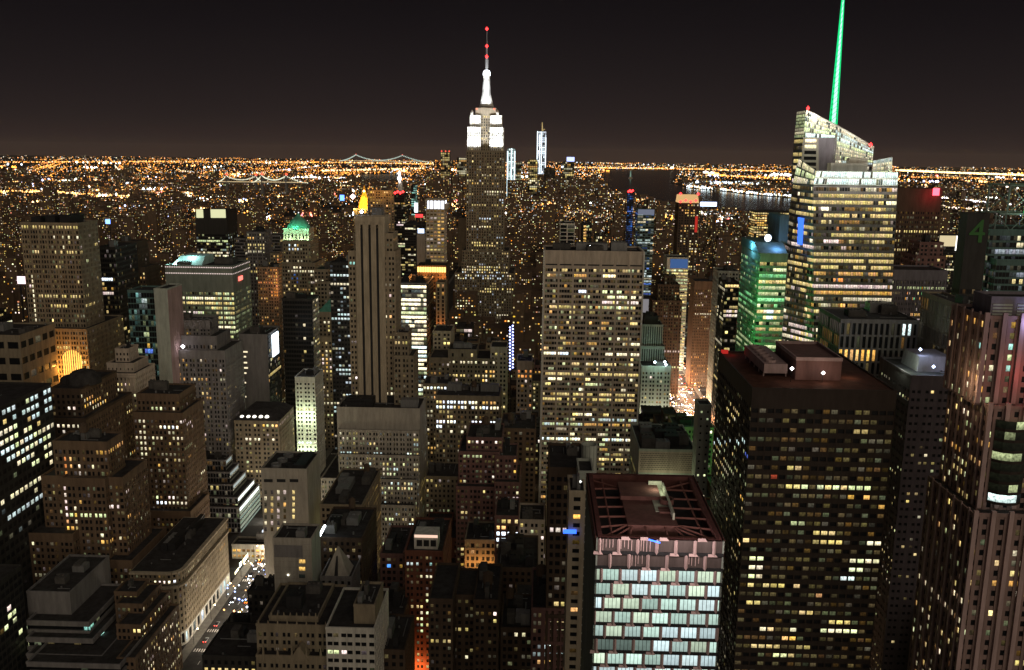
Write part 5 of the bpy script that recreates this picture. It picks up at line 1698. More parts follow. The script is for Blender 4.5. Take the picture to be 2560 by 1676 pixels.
# ---------------------------------------------------------------- the bright panelled building in front
PY = 206
a, b = P(1491, 1350, PY), P(1812, 1350, PY)
X0, X1, ZT = a.x, b.x, (a.z + b.z) / 2
PD = 46
B = Bld('panelled_tower', 'nearest building with pink zigzag metal panels and wide bluish-white lit windows', 'office tower', ((X0 + X1) / 2, PY, 0), 0)
rt = B.root
W = MB()
BW, FH = (X1 - X0) / 6.7, 3.75
pk, dkp = MB(), MB()
y = PY
B.w('dark').quad((X0, PY + .5, 0), (X1, PY + .5, 0), (X1, PY + .5, ZT), (X0, PY + .5, ZT))
z = ZT
lit_lv = {5: .25}
row = 0
while z > 60:
    tall = row < 2
    fh = 3.9 if tall else FH
    zb = z - fh
    sh = BW * (.18 + .5 * (row % 2) + .07 * row) % BW
    x = X0 - BW + sh
    gz0, gz1 = zb + .60, z - .22
    while x < X1:
        l, r = max(X0, x + .40), min(X1, x + BW - .40)
        if r - l > .4:
            if tall:
                W.quad((l, y + .35, gz0), (r, y + .35, gz0), (r, y + .35, gz1), (l, y + .35, gz1))
                if (row == 0 and x < X0 + 13) or R.random() < .25:
                    nst = int((r - l) / .8)
                    for q in range(nst):
                        xx = l + .2 + q * .8 + R.uniform(-.15, .15)
                        pk.box(xx, xx + .18, y + .1, y + .3, gz0 + R.uniform(0, 1.2), gz1)
            else:
                dim = .28 if (row == 7 and x < X0 + BW * 3) else 1
                cc = R.choice(((.62, .86, .74), (.66, .88, .80), (.72, .88, .66), (.74, .92, .92), (.66, .84, .86)))
                k = R.choice((.6, .7, .8, .95, 1.2)) * dim
                np_ = 4
                m = MB()
                pw = BW - .80
                m.quad((l, y + .35, gz0), (r, y + .35, gz0), (r, y + .35, gz1), (l, y + .35, gz1))
                m.uv = [(0, 0), (1, 0), (1, 1), (0, 1)]
                ctr = Vector(((l + r) / 2, y + .35, (gz0 + gz1) / 2))
                o = m.build('window', SOFTPANE, None, ctr)
                o.parent = rt
                o.location = ctr - Vector(rt['_o'])
                o.color = (*cc, k)
                for q in range(1, np_):
                    xx = x + .40 + pw * q / np_
                    if l < xx < r:
                        dkp.box(xx - .05, xx + .05, y + .22, y + .34, gz0, gz1)
        # pointed metal divider between the windows
        for xx in (x,):
            if X0 - .2 <= xx <= X1 + .2:
                l, r = max(X0, xx - .42), min(X1, xx + .40)
                c = (l + r) / 2
                pk.poly([(l, y, gz0), (c, y - .42, gz0 - .55), (c, y - .42, gz1 + .45), (l, y, gz1)])
                pk.poly([(c, y - .42, gz0 - .55), (r, y, gz0), (r, y, gz1), (c, y - .42, gz1 + .45)])
                pk.quad((l, y, gz0), (l, y, gz1), (l, y + .5, gz1), (l, y + .5, gz0))
                pk.quad((r, y + .5, gz0), (r, y + .5, gz1), (r, y, gz1), (r, y, gz0))
        # sloping hood over every other window
        if R.random() < .45 and X0 < x + BW * .3 and x + BW * .75 < X1:
            pk.poly([(x + .3, y + .1, gz1), (x + BW * .62, y + .1, gz1), (x + BW * .62, y - .4, gz1 + .1), (x + .5, y - .4, gz1 + .1)])
            pk.poly([(x + .5, y - .4, gz1 + .1), (x + BW * .62, y - .4, gz1 + .1), (x + BW * .5, y + .1, gz1 + .75), (x + .6, y + .1, gz1 + .75)])
        x += BW
    dkp.box(X0, X1, y + .05, y + .5, zb - .22, zb + .60)
    z = zb
    row += 1
pk.build('metal_panel', wallm('pink'), rt)
dkp.build('spandrel', DARKM, rt)
W.build('blank_panel', mat('dark_panel', (.09, .072, .068), .4, .3, .6), rt)
st = S('greyg', .9, 4.05, .5, .9, p=.02, dim=.35, fl=.05, pal='YG', br=.5, rec=.4)
B.facade((X0, PY + PD, 40), (X0, PY, 40), (X0, PY, ZT), (X0, PY + PD, ZT), st)
B.facade((X1, PY, 40), (X1, PY + PD, 40), (X1, PY + PD, ZT), (X1, PY, ZT), st)
B.w('greyg').quad((X1, PY + PD, 0), (X0, PY + PD, 0), (X0, PY + PD, ZT), (X1, PY + PD, ZT))
B.w('greyg').box(X0, X1, PY + .6, PY + PD, 0, 41)
zd = ZT - 4.2
B.roof.quad((X0, PY, zd), (X1, PY, zd), (X1, PY + PD, zd), (X0, PY + PD, zd))
B.done()
MAR = mat('maroon_steel', (.115, .045, .040), .8, .35, .5, streak=False)
m = MB()
for x0_, x1_, y0_, y1_ in ((X0 - .2, X1 + .2, PY + .5, PY + 1.6), (X0 - .2, X1 + .2, PY + PD - 1.5, PY + PD), (X0 - .2, X0 + 1.6, PY + 1.6, PY + PD - 1.5), (X1 - 1.6, X1 + .2, PY + 1.6, PY + PD - 1.5)):
    m.box(x0_, x1_, y0_, y1_, zd - .5, ZT)
m.build('roof_screen', MAR, rt)
hx0, hx1, hy0, hy1 = X0 + 8.6, X1 - 9.6, PY + 10, PY + 37
m = MB()
m.box(hx0, hx1, hy0, hy1, zd, ZT - .6)
m.box(hx0 - .4, hx0 + 10.5, hy1 - 10, hy1 + 1, ZT - .6, ZT + .5)
m.lathe([(1.9, ZT - .6), (1.9, ZT + .9), (1.5, ZT + .9), (1.4, ZT - .2), (.1, ZT - .2)], hx0 + 11.8, hy0 + 15, 16)
for k in range(3):
    m.box(hx0 + 9, hx0 + 13, hy0 + 8 + k * 1.4, hy0 + 8.7 + k * 1.4, ZT - .6, ZT - .1)
m.build('plant_house', mat('maroon_roof', (.15, .072, .062), .9, .35, .4, streak=False), rt)
m = MB()
m.box(hx1 - 4.6, hx1 - .9, hy0 + 9, hy1 - 1, ZT - .6, ZT - .45)
m.box(hx1 - .9, hx1 - .4, hy0 + 4, hy1 - 1, ZT - .6, ZT + 1.2)
m.box(hx1 - 4.6, hx1 - .9, hy1 - 1, hy1 - .5, ZT - .6, ZT + 1.6)
m.build('lit_roof_patch', mat('lit_patch_pale', (.5, .52, .42), .9, .2, .5, streak=False), rt)  # pale colour paints in the lit patch of the roof
lamp(rt, (hx1 - 3, hy1 - 5, ZT + 2.2), (.95, 1, .70), 420, .4)
m = MB()
ny = 7
for k in range(ny):
    y_ = PY + 3 + (PD - 6) * k / (ny - 1)
    m.tube((X0 + 1.5, y_, ZT - 1.2), (hx0, min(max(y_, hy0 + 1), hy1), ZT - 1.0), .28, n=6)
    m.tube((hx1, min(max(y_, hy0 + 1), hy1), ZT - 1.0), (X1 - 1.5, y_, ZT - 1.2), .28, n=6)
for k in range(6):
    x_ = X0 + 3 + (X1 - X0 - 6) * k / 5
    m.tube((x_, PY + 1.5, ZT - 1.2), (min(max(x_, hx0 + 1), hx1 - 1), hy0, ZT - 1.0), .26, n=6)
m.tube((X0 + 1.5, PY + 4.5, ZT - 1.2), (X1 - 1.5, PY + 4.5, ZT - 1.2), .3, n=6)
m.tube((X0 + 4.2, PY + 2, ZT - 1.2), (X0 + 4.2, PY + PD - 2, ZT - 1.2), .3, n=6)
m.tube((X1 - 4.2, PY + 2, ZT - 1.2), (X1 - 4.2, PY + PD - 2, ZT - 1.2), .3, n=6)
m.build('roof_beam', mat('maroon_beam', (.19, .085, .07), .8, .3, .6, streak=False), rt)
m = MB()
p = P(1637, 1354, PY - .7)
for k in range(3):
    m.tube((p.x - 1.4 + k * .9, PY - .6, p.z + .4 - .25 * k), (p.x - .5 + k * .9, PY - .6, p.z + .1 - .25 * k), .18, n=6)
m.build('blue_neon', emit('blue_neon_light', (.04, .15, 1), 5), rt)
for k in range(5):
    lamp(rt, (X0 + (X1 - X0) * (k + .5) / 5, PY - 7, ZT + 2), (1, .82, .78), 2000, .5)  # unseen lamps added in mid-air to brighten the pink top panels
HERO.append((X0, X1, PY, PY + PD, 1455, 1815, 1676))

# ---------------------------------------------------------------- lower middle
B = hero('tile_clad_tower', 'pale tiled slim block with a stack of small windows, three glowing orange', 'building', BLK.but(wall='conc', ww=.02, wh=.02, rec=.02, bw=3), [(682, 778, 1346, 392, 17)], yb=1530, units=1, cap=2, finish=False,
         side=BLK.but(wall='pale', ww=.02, wh=.02, rec=.02))
b = B.bx[0]
z0 = b[4]
m = MB()
for k in range(18):
    m.box(b[0] + .2, b[1] - .2, b[2] - .03, b[2] - .015, z0 - 3 - 2.9 * k, z0 - 2.94 - 2.9 * k)
for k in range(9):
    x = b[0] + (b[1] - b[0]) * (k + .5) / 9
    m.box(x, x + .06, b[2] - .026, b[2] - .012, 0, z0 - 1.6)
rt = B.done()
m.build('tile_joint', mat('tile_joint_grey', (.2, .19, .18)), rt)
m = MB()
p, q = P(686, 1388, 392), P(756, 1364, 392)
m.box(p.x, q.x, b[2] - .10, b[2] - .04, p.z - 1, q.z)
m.build('louvre', wallm('grey'), rt)
for c, (xs, first) in enumerate(((716, 1475), (755, 1404))):
    for r in range(7 if c else 4):
        ys = first + 18.4 * r
        p, q = P(xs - 7, ys + 4.5, 392), P(xs + 8, ys - 4.5, 392)
        m = MB()
        m.quad((p.x, b[2] - .06, p.z), (q.x, b[2] - .06, p.z), (q.x, b[2] - .06, q.z), (p.x, b[2] - .06, q.z))
        m.uv = [(0, 0), (1, 0), (1, 1), (0, 1)]
        o = m.build('window', PANE, rt)
        o.color = (1, .60, .16, 1.0) if c and r in (0, 1, 4) else (.2, .25, .2, .03)
m = MB()
p = P(721, 1437, 392)
m.octa((p.x, b[2] - .4, p.z), .55)
m.build('wall_lamp', emit('wall_lamp_light', (1, .95, .75), 3.5), rt)
t = thing('light_tube', 'short slanted white light tube on a roof right of the pale tiled block', 'light', P(808, 1340, 420))
m = MB()
m.tube(P(797, 1343, 410), P(812, 1315, 424), .65, n=8)
m.build('tube', emit('tube_white', (.85, .97, 1), 6), t)
B = hero('dark_loft', 'low dark block below the slanted light tube', 'building', UMB.but(p=.05), [(790, 905, 1345, 420, 40)], yb=1420, units=5, tank=True)
B = hero('pyramid_topped_building', 'building topped by a small pale steep pyramid right of the tiled block', 'building', BRN.but(wall='grey', p=.06), [(800, 880, 1442, 400, 34)], yb=1540, units=1, finish=False)
b = B.bx[0]
rt = B.done()
m = MB()
p, q, ap = P(811, 1438, 402), P(872, 1440, 402), P(845, 1367, 407)
m.frustum(p.x, q.x, 401, 414, b[4] - 1, ap.x - .3, ap.x + .3, 407, 407.6, ap.z)
m.build('pyramid_roof', wallm('conc'), rt)
m = MB()
m.frustum((p.x + q.x) / 2 - .8, (p.x + q.x) / 2 + .8, 400.6, 402, b[4], ap.x - .25, ap.x + .25, 404, 405, P(842, 1392, 404).z)
m.build('pyramid_slot', DARKM, rt)
B = hero('gabled_building', 'old tan building with dormer gables and small turrets along its top edge', 'building', BRN.but(wall='tan', bw=2.5, fh=3.5, p=.03, dim=.2), [(672, 795, 1541, 342, 30), (640, 820, 1562, 338, 36), (640, 820, 1640, 333, 42)], yb=1676, units=2, cap=3, finish=False,
         spots=[(800, 812, 1600, 1640, .8, 'G', .8)])
b = B.bx[2]
W = B.w('tan')
for k in range(5):
    x = b[0] + 3 + (b[1] - b[0] - 6) * k / 4
    W.frustum(x - .7, x + .7, b[2] - .4, b[2] + 1, b[4] - 3, x - .1, x + .1, b[2] + .2, b[2] + .4, b[4] + 4.5)
x = (b[0] + b[1]) / 2 + 3
W.frustum(x - 4, x + 4, b[2] - .5, b[2] + 5, b[4] - 2, x - .4, x + .4, b[2] - .2, b[2] + 4.6, b[4] + 4)
for bb in (B.bx[0], B.bx[1]):
    for k in range(8):
        x = bb[0] + 1 + (bb[1] - bb[0] - 2) * k / 7
        W.frustum(x - .35, x + .35, bb[2] - .2, bb[2] + .6, bb[4], x - .1, x + .1, bb[2], bb[2] + .3, bb[4] + 1.6)
B.done()
hero('strip_window_office', 'white office block with dark strip windows and one greenish lit bay', 'office tower', S('white', 2.9, 3.7, .86, .46, g=2, gw=.2, p=.0, dim=.15, rec=.3), [(884, 937, 1512, 335, 20, BLK.but(wall='tan', ww=.02, wh=.02, rec=.02)), (814, 936, 1570, 330, 34)], yb=1676, units=2, cap=1.6,
     spots=[(814, 850, 1618, 1632, .95, 'G', 1.3), (850, 870, 1618, 1632, .9, 'P', 1.8)])
hero('loft_building', 'low dark building with slanted roof right of the white strip-window office', 'building', UMB.but(wall='umber', p=.0), [(938, 1012, 1625, 350, 30)], yb=1676, units=3, spots=[(940, 962, 1625, 1645, .5, 'G', 1)])
hero('loft_building', 'low dark loft with a pale sloping roof edge left of the red brick tower', 'building', UMB.but(wall='umber', p=.03), [(950, 1010, 1536, 380, 26)], yb=1620, units=3)
hero('lit_side_building', 'long tan building whose right side shows a slanting row of yellow windows', 'building', MAS.but(wall='tan', p=.03), [(800, 905, 1262, 480, 60)], yb=1330, units=4, tank=True, side=MAS.but(wall='tan', p=.45, pal='Y', br=1.1))
hero('dark_loft', 'low black building on the near side of the avenue opposite the rounded corner', 'building', UMB.but(wall='dark', p=0, dim=.05), [(618, 700, 1478, 415, 14)], yb=1560, units=3, spots=[(630, 700, 1488, 1500, .06, 'A', 1)])
hero('dark_loft', 'low black building at the bottom edge right of the avenue', 'building', UMB.but(wall='dark', p=.0, dim=.05), [(552, 640, 1575, 385, 16)], yb=1676, units=4)
hero('dark_loft', 'lowest black roof with a plain tan stair head at the bottom edge', 'building', UMB.but(wall='dark', p=.0, dim=.05), [(505, 640, 1640, 352, 28)], yb=1676, units=3)

# ---------------------------------------------------------------- beyond: gold pyramid, clock tower, bridges, downtown
B = hero('gold_roof_tower', 'tower with a glowing golden pyramid roof far behind the three-striped tower', 'skyscraper', STN.but(bw=6, fh=5, p=.15), [(884, 926, 522, 1850, 40)], yb=540, units=0, finish=False)
b = B.bx[0]
rt = B.done()
cxx, cyy = (b[0] + b[1]) / 2 + 2, 1868
m = MB()
zf = lambda yy: P(902, yy, cyy).z
m.lathe([(13, zf(522)), (12.5, zf(512)), (8.5, zf(495)), (5, zf(484)), (4.6, zf(481)), (3.4, zf(478)), (2, zf(470)), (.2, zf(462))], cxx, cyy, 8)
m.build('gold_roof', wallm('gold'), rt)
for dx, dy in ((-18, -20), (0, -24), (18, -20)):
    lamp(rt, (cxx + dx, cyy + dy, zf(519)), (1, .62, .16), 26000, 2)
    lamp(rt, (cxx + dx * .6, cyy + dy * .8, zf(496)), (1, .60, .14), 15000, 2)
m = MB()
m.octa((cxx, cyy - 4, zf(478)), 3)
m.build('roof_lantern', emit('gold_lantern', (1, .62, .25), 5), rt)
m = MB()
m.octa(P(882, 492, 1845), 6)
m.build('pink_flood', emit('pink_flood_light', (1, .60, .55), 5), rt)
B = hero('clock_tower', 'slim white-lit tower with a pointed lantern top beyond the golden pyramid roof', 'skyscraper', LIM.but(wall='white', bw=6, fh=5, p=.05), [(992, 1006, 478, 2100, 22)], yb=520, units=0, finish=False)
b = B.bx[0]
rt = B.done()
m = MB()
c = (b[0] + b[1]) / 2
zf = lambda yy: P(999, yy, 2110).z
m.lathe([((b[1] - b[0]) * .6, zf(478)), (5.5, zf(462)), (4.6, zf(455)), (4.4, zf(446)), (2.6, zf(440)), (.3, zf(430))], c, 2111, 8)
m.build('spire', wallm('white'), rt)
m = MB()
m.octa((c, 2100, zf(446)), 5, h=11)
m.octa((c, 2100, zf(434)), 3, h=7)
m.build('lantern', emit('rose_white_lantern', (1, .86, .84), 5), rt)
far = [
    ('office_block', 'broad dark block with an orange-washed top beside the golden pyramid', [(918, 984, 476, 1700, 40)], UMB.but(wall='tan', bw=5, fh=5, p=.35, pal='A', br=.7), 545, ()),
    ('glass_tower', 'dark tower pair topped by red lamps beyond the three-striped tower', [(986, 1012, 486, 1450, 40)], DRK.but(p=.12, bw=3), 640, ()),
    ('glass_tower', 'slim teal lit tower under the downtown haze left of the tallest tower', [(1028, 1039, 462, 2500, 30)], DRK.but(bw=5, fh=6, p=.7, pal='T', br=.8), 520, ()),
    ('office_block', 'wide dark block behind the white-crowned tower', [(1012, 1062, 560, 1300, 40)], DRK.but(p=.15, bw=4), 640, ()),
    ('office_block', 'beige block between the white-crowned tower and the tallest tower', [(1146, 1166, 545, 1330, 40)], BLK.but(wall='tan', ww=.05), 615, ()),
    ('glass_tower', 'slender blue-lit tower with a cluster of red lamps on top', [(1570, 1584, 482, 1750, 20)], DRK.but(bw=3.4, fh=4, ww=.9, p=.75, pal='K', br=.30, dim=.6), 575, ()),
    ('glass_tower', 'pale-topped glass tower glowing blue on its right side', [(1595, 1636, 524, 1350, 34)], DRK.but(wall='teal', bw=4, p=.3, pal='CWK', br=.7, dim=.5), 620, ()),
    ('residential_tower', 'tall tower full of warm windows with an orange crown between two red lamps', [(1697, 1748, 508, 1420, 34)], UMB.but(bw=4.5, fh=4, p=.36, pal='YWA', br=1.0), 640, ()),
    ('framed_tower', 'grey tower with bright white framing lines standing behind the gridded slab', [(1400, 1437, 559, 1020, 40)], S('white', 10, 4.2, .86, .8, p=.12, pal='WG', dim=.3), 612, ()),
    ('office_block', 'dark block with a thin vertical chain of yellow lights', [(1456, 1480, 560, 1150, 30)], DRK.but(p=.1), 612, ((1458, 1466, 555, 612, 1, 'A', 1.2),)),
    ('office_block', 'block glowing with white storefront light behind the gridded slab', [(1488, 1508, 588, 1150, 30)], DRK.but(p=.5, pal='WY', br=1.4), 612, ()),
    ('office_block', 'block fronted by lit rows beside the far river', [(1888, 1980, 530, 2300, 60)], DRK.but(bw=6, fh=6, p=.8, fl=.6, pal='AY', br=1.1, ww=.8), 565, ()),
]
for nm, lb, tr, sty, yb_, spt in far:
    B = hero(nm, lb, 'skyscraper', sty, tr, yb=yb_, spots=spt, units=1, finish=False)
    b = B.bx[0]
    rt = B.done()
    if 'red lamps' in lb:
        m = MB()
        for k in range(4):
            m.octa((b[0] + (b[1] - b[0]) * (k + .3) / 4, b[2] - 1, b[4] + 2 + 2 * (k % 2)), 2.4)
        m.build('red_lamps', emit('red_beacon', (1, .03, .03), 6), rt)
    if 'orange crown' in lb:
        m = MB()
        m.frustum(b[0], b[1], b[2], b[3], b[4], b[0] + 1, b[1] - 2, b[2] + 3, b[3] - 3, b[4] + 12)
        m.build('crown', emit('orange_crown', (1, .60, .25), .75), rt)
        m = MB()
        for x in (b[0] + 2, b[1] - 2):
            m.octa((x, b[2], b[4] + 14), 2.4)
        m.build('red_lamps', emit('red_beacon', (1, .03, .03), 6), rt)
        m = MB()
        m.box(b[1] - 5, b[1] - 1, b[2] - .6, b[2] - .1, b[4] - 45, b[4] - 20)
        m.build('red_sign', emit('dull_red', (1, .06, .04), .5), rt)
    if 'orange-washed' in lb:
        for k in range(3):
            lamp(rt, (b[0] + (b[1] - b[0]) * (k + .5) / 3, b[2] - 12, b[4] - 6), (1, .42, .08), 4500, 3)
    if 'pale-topped' in lb:
        m = MB()
        m.box(b[0], b[1], b[2] - .5, b[2] - .1, b[4] - 8, b[4])
        m.build('lit_parapet', emit('grey_white_glow', (.55, .60, .80), .28), rt)


def sign(name, label, x0, y0, x1, y1, Y, c, k, mname):
    t = thing(name, label, 'sign', P((x0 + x1) / 2, y1, Y))
    p, q = P(x0, y1, Y), P(x1, y0, Y)
    m = MB()
    m.box(p.x, q.x, Y, Y + 1.5, p.z, q.z, True)
    m.build('sign_face', emit(mname, c, k), t)
    m = MB()
    m.box(p.x + 1, p.x + 2, Y + 1.6, Y + 3, 0, p.z)
    m.box(q.x - 2, q.x - 1, Y + 1.6, Y + 3, 0, p.z)
    m.build('sign_post', DARKM, t)


sign('lit_sign', 'wide blue-white lit sign beside the orange-crowned tower', 1751, 506, 1792, 516, 1420, (.55, .68, 1), 4, 'bluewhite_sign')
sign('lit_sign', 'red lit sign left of the white-crowned tower', 1038, 536, 1057, 544, 1100, (1, .06, .06), 1.6, 'red_far_sign')
sign('lit_sign', 'tall narrow white lit sign left of the white-crowned tower', 1036, 508, 1044, 531, 1150, (.8, .95, 1), 4, 'white_far_sign')
sign('lit_sign', 'small red script sign right of the red-sign tower', 2405, 652, 2422, 661, 1050, (1, .04, .05), 2.4, 'red_script')
sign('lit_sign', 'deep blue round light far left of the golden pyramid roof', 850, 488, 860, 502, 2300, (.10, .25, 1), 4, 'deep_blue_a')
sign('lit_sign', 'deep blue light right of the broad tan stone tower', 264, 549, 274, 560, 1500, (.15, .30, 1), 4, 'deep_blue_b')
sign('lit_sign', 'pink and white lit billboard left of the broad tan stone tower', 44, 692, 62, 710, 900, (1, .72, .75), 2, 'pink_board')

# downtown
dt = [('skyscraper', 'brilliant unfinished downtown tower striped with white work lights', 1343, 1366, 328, 5900, 'Bc', 1.5),
      ('skyscraper', 'shorter brilliant white glass tower beside the tallest floodlit tower', 1268, 1288, 371, 5600, 'Cc', 1.2),
      ('skyscraper', 'twin-topped downtown tower with red tips left of the tallest tower', 1102, 1124, 381, 5300, 'Y', .5),
      ('skyscraper', 'broad low-topped downtown block against the left edge of the tallest tower', 1142, 1168, 394, 5300, 'W', .45),
      ('skyscraper', 'greenish downtown block between the two brilliant white towers', 1289, 1304, 406, 5500, 'G', .4),
      ('skyscraper', 'yellow-lit downtown block left of the unfinished white tower', 1320, 1344, 399, 5600, 'Y', .7),
      ('skyscraper', 'black downtown block right of the unfinished white tower', 1360, 1389, 420, 5500, 'Y', .05),
      ('skyscraper', 'downtown block with a blue-white crown near the dark bay', 1409, 1436, 404, 5600, 'Y', .6)]
for nm, lb, xl, xr_, yt, Y, pal, k in dt:
    p, q = P(xl, yt, Y), P(xr_, yt, Y)
    B = Bld(nm, lb, 'skyscraper', ((p.x + q.x) / 2, Y, 0))
    w_ = q.x - p.x
    br = k > 1
    B.box(p.x, q.x, Y, Y + w_, 0, p.z, S('dark', 9 if br else 11, 12, .8, .8, p=.85 if br else .45, fl=.3, dim=.6, pal=pal[0] if br else pal * 2 + 'WYA', br=k, run=.3, rec=1), 2)
    rt = B.done()
    if 'brilliant unfinished' in lb:
        m = MB()
        m.tube(((p.x + q.x) / 2 + 4, Y + 20, p.z), ((p.x + q.x) / 2 + 2, Y + 20, P(1354, 306, Y).z), 5, 2.5, 6)
        m.tube(((p.x + q.x) / 2, Y + 20, p.z), ((p.x + q.x) / 2 + 20, Y + 20, p.z + 14), 3, 2, 6)
        m.build('crane', emit('crane_glow', (1, .72, .30), .5), rt)  # light on the crane is put into its material as glow
        m = MB()
        for fx in (.04, .3, .5, .96):
            m.box(p.x + w_ * fx - 2.5, p.x + w_ * fx + 2.5, Y - 4, Y - 1, 10, p.z - R.uniform(0, 40))
        m.build('work_lights', emit('work_light', (.80, .92, 1), 2.2), rt)
    if 'shorter' in lb:
        m = MB()
        for fx in (.08, .55, .95):
            m.box(p.x + w_ * fx - 4, p.x + w_ * fx + 4, Y - 4, Y - 1, 10, p.z - R.uniform(0, 20))
        m.build('edge_lights', emit('edge_light', (.72, .95, 1), 1.8), rt)
    if 'crown' in lb:
        m = MB()
        m.box(p.x + w_ * .3, q.x, Y, Y + w_ * .6, p.z, P(1420, 393, Y).z)
        m.build('crown', emit('bluewhite_crown', (.45, .52, 1), 2), rt)
    if 'red tips' in lb:
        m = MB()
        for fx in (.1, .55, .95):
            m.octa((p.x + w_ * fx, Y, p.z + 6), 5)
        m.build('red_tips', emit('far_red', (1, .10, .05), 2), rt)


def bridge(name, label, x0, x1, xt0, xt1, ytop, ydeck, Y, c, k, lights):
    p0, p1 = P(x0, ydeck, Y), P(x1, ydeck, Y)
    t0, t1 = P(xt0, ytop, Y), P(xt1, ytop, Y)
    zd, zt = (p0.z + p1.z) / 2, max(t0.z, t1.z)
    t = thing(name, label, 'bridge', ((p0.x + p1.x) / 2, Y, 0))
    s_ = Y / 900 * .20
    m = MB()
    m.box(p0.x, p1.x, Y - 12, Y + 12, zd - 5, zd, True)
    m.build('deck', METAL, t)
    for tt in (t0, t1):
        m = MB()
        for dy in (-10, 10):
            m.frustum(tt.x - 7, tt.x + 7, Y + dy - 4, Y + dy + 4, 0, tt.x - 4, tt.x + 4, Y + dy - 3, Y + dy + 3, zt)
        m.box(tt.x - 5, tt.x + 5, Y - 10, Y + 10, zt - 14, zt - 2)
        m.box(tt.x - 5, tt.x + 5, Y - 10, Y + 10, zd + (zt - zd) * .4, zd + (zt - zd) * .4 + 10)
        m.build('tower', METAL, t)
        m = MB()
        m.octa((tt.x, Y, zt + 8), 9)
        m.build('tower_beacon', emit('far_red', (1, .10, .05), 2), t)
    m, l, hz = MB(), MB(), MB()
    span = [(p0.x, zd, t0.x, zt, False), (t0.x, zt, t1.x, zt, True), (t1.x, zt, p1.x, zd, False)]
    for xa, za, xb_, zb_, mid in span:
        n = lights if mid else lights // 2
        prev = None
        for i in range(n + 1):
            f = i / n
            if mid:
                z = zd + 14 + (zt - zd - 14) * (2 * f - 1) ** 2
            else:
                g_ = f if za < zb_ else 1 - f
                z = zd + (zt - zd) * g_ ** 1.7
            q = (xa + (xb_ - xa) * f, Y - 10, z)
            if prev:
                m.tube(prev, q, 1.2, n=4, cap=False)
            l.octa(q, s_ * 3.4)
            prev = q
            if i % 2 == 0:
                hz.tube(q, (q[0], q[1], zd), .4, n=3, cap=False)
    m.build('cable', METAL, t)
    hz.build('suspender', METAL, t)
    l.build('cable_lights', emit('cable_light_' + name + str(int(Y)), c, k), t)
    l = MB()
    n = lights * 2
    for i in range(n):
        l.octa((p0.x + (p1.x - p0.x) * i / n, Y - 12, zd + 3), s_ * 2.6)
    l.build('deck_lights', emit('deck_light', (1, .75, .40), 1.0), t)


bridge('suspension_bridge', 'long suspension bridge on the horizon with a pale lit cable between two towers', 850, 1072, 890, 1006, 389, 404, 13000, (.80, 1, .86), .8, 34)
bridge('suspension_bridge', 'small lit suspension bridge among the city lights with one cable peak on the left', 545, 662, 567, 640, 441, 456, 5200, (1, .95, .70), 1.3, 22)
bridge('suspension_bridge', 'small lit suspension bridge right of the other, ending near a bright white cluster', 632, 770, 655, 716, 440, 457, 5000, (.95, 1, .75), 1.3, 26)
q = G(1576, 447)
t = thing('statue', 'tiny green-lit statue on a pedestal standing in the dark bay', 'statue', q)
sx0, sy0 = q.x, q.y
m = MB()
m.frustum(sx0 - 26, sx0 + 26, sy0 - 20, sy0 + 20, 0, sx0 - 14, sx0 + 14, sy0 - 14, sy0 + 14, 20)
m.build('fort', wallm('lime'), t)
m = MB()
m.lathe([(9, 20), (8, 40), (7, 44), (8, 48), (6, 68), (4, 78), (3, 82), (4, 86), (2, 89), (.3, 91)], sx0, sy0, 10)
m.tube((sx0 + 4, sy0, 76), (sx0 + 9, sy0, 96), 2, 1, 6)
m.build('figure', emit('statue_glow', (.50, .80, .60), .35), t)  # floodlighting painted as the figure's own green glow
# ---------------------------------------------------------------- ordinary blocks between the towers
def blocked(x0, x1, y0, y1):
    for (a, b, c, d, *_r) in HERO:
        if x0 < b + 1.5 and x1 > a - 1.5 and y0 < d + 1.5 and y1 > c - 1.5:
            return True
    for a, b in (AV5, AV6):
        if x0 < b + 6 and x1 > a - 6:
            return True
    return False


def cap_height(x0, x1, y0, h):
    """lower a block until it hides nothing of a tower behind it"""
    while h > 9:
        l = proj((x0, y0, h))
        r = proj((x1, y0, h))
        yt = min(l[1], r[1])
        ok = True
        for (a, b, c, d, xl, xr_, yb) in HERO:
            if c > y0 and xl - 2 < r[0] and xr_ + 2 > l[0] and yt < yb - 3:
                ok = False
                break
        if ok:
            return h
        h -= 4
    return h if h > 6 else 0


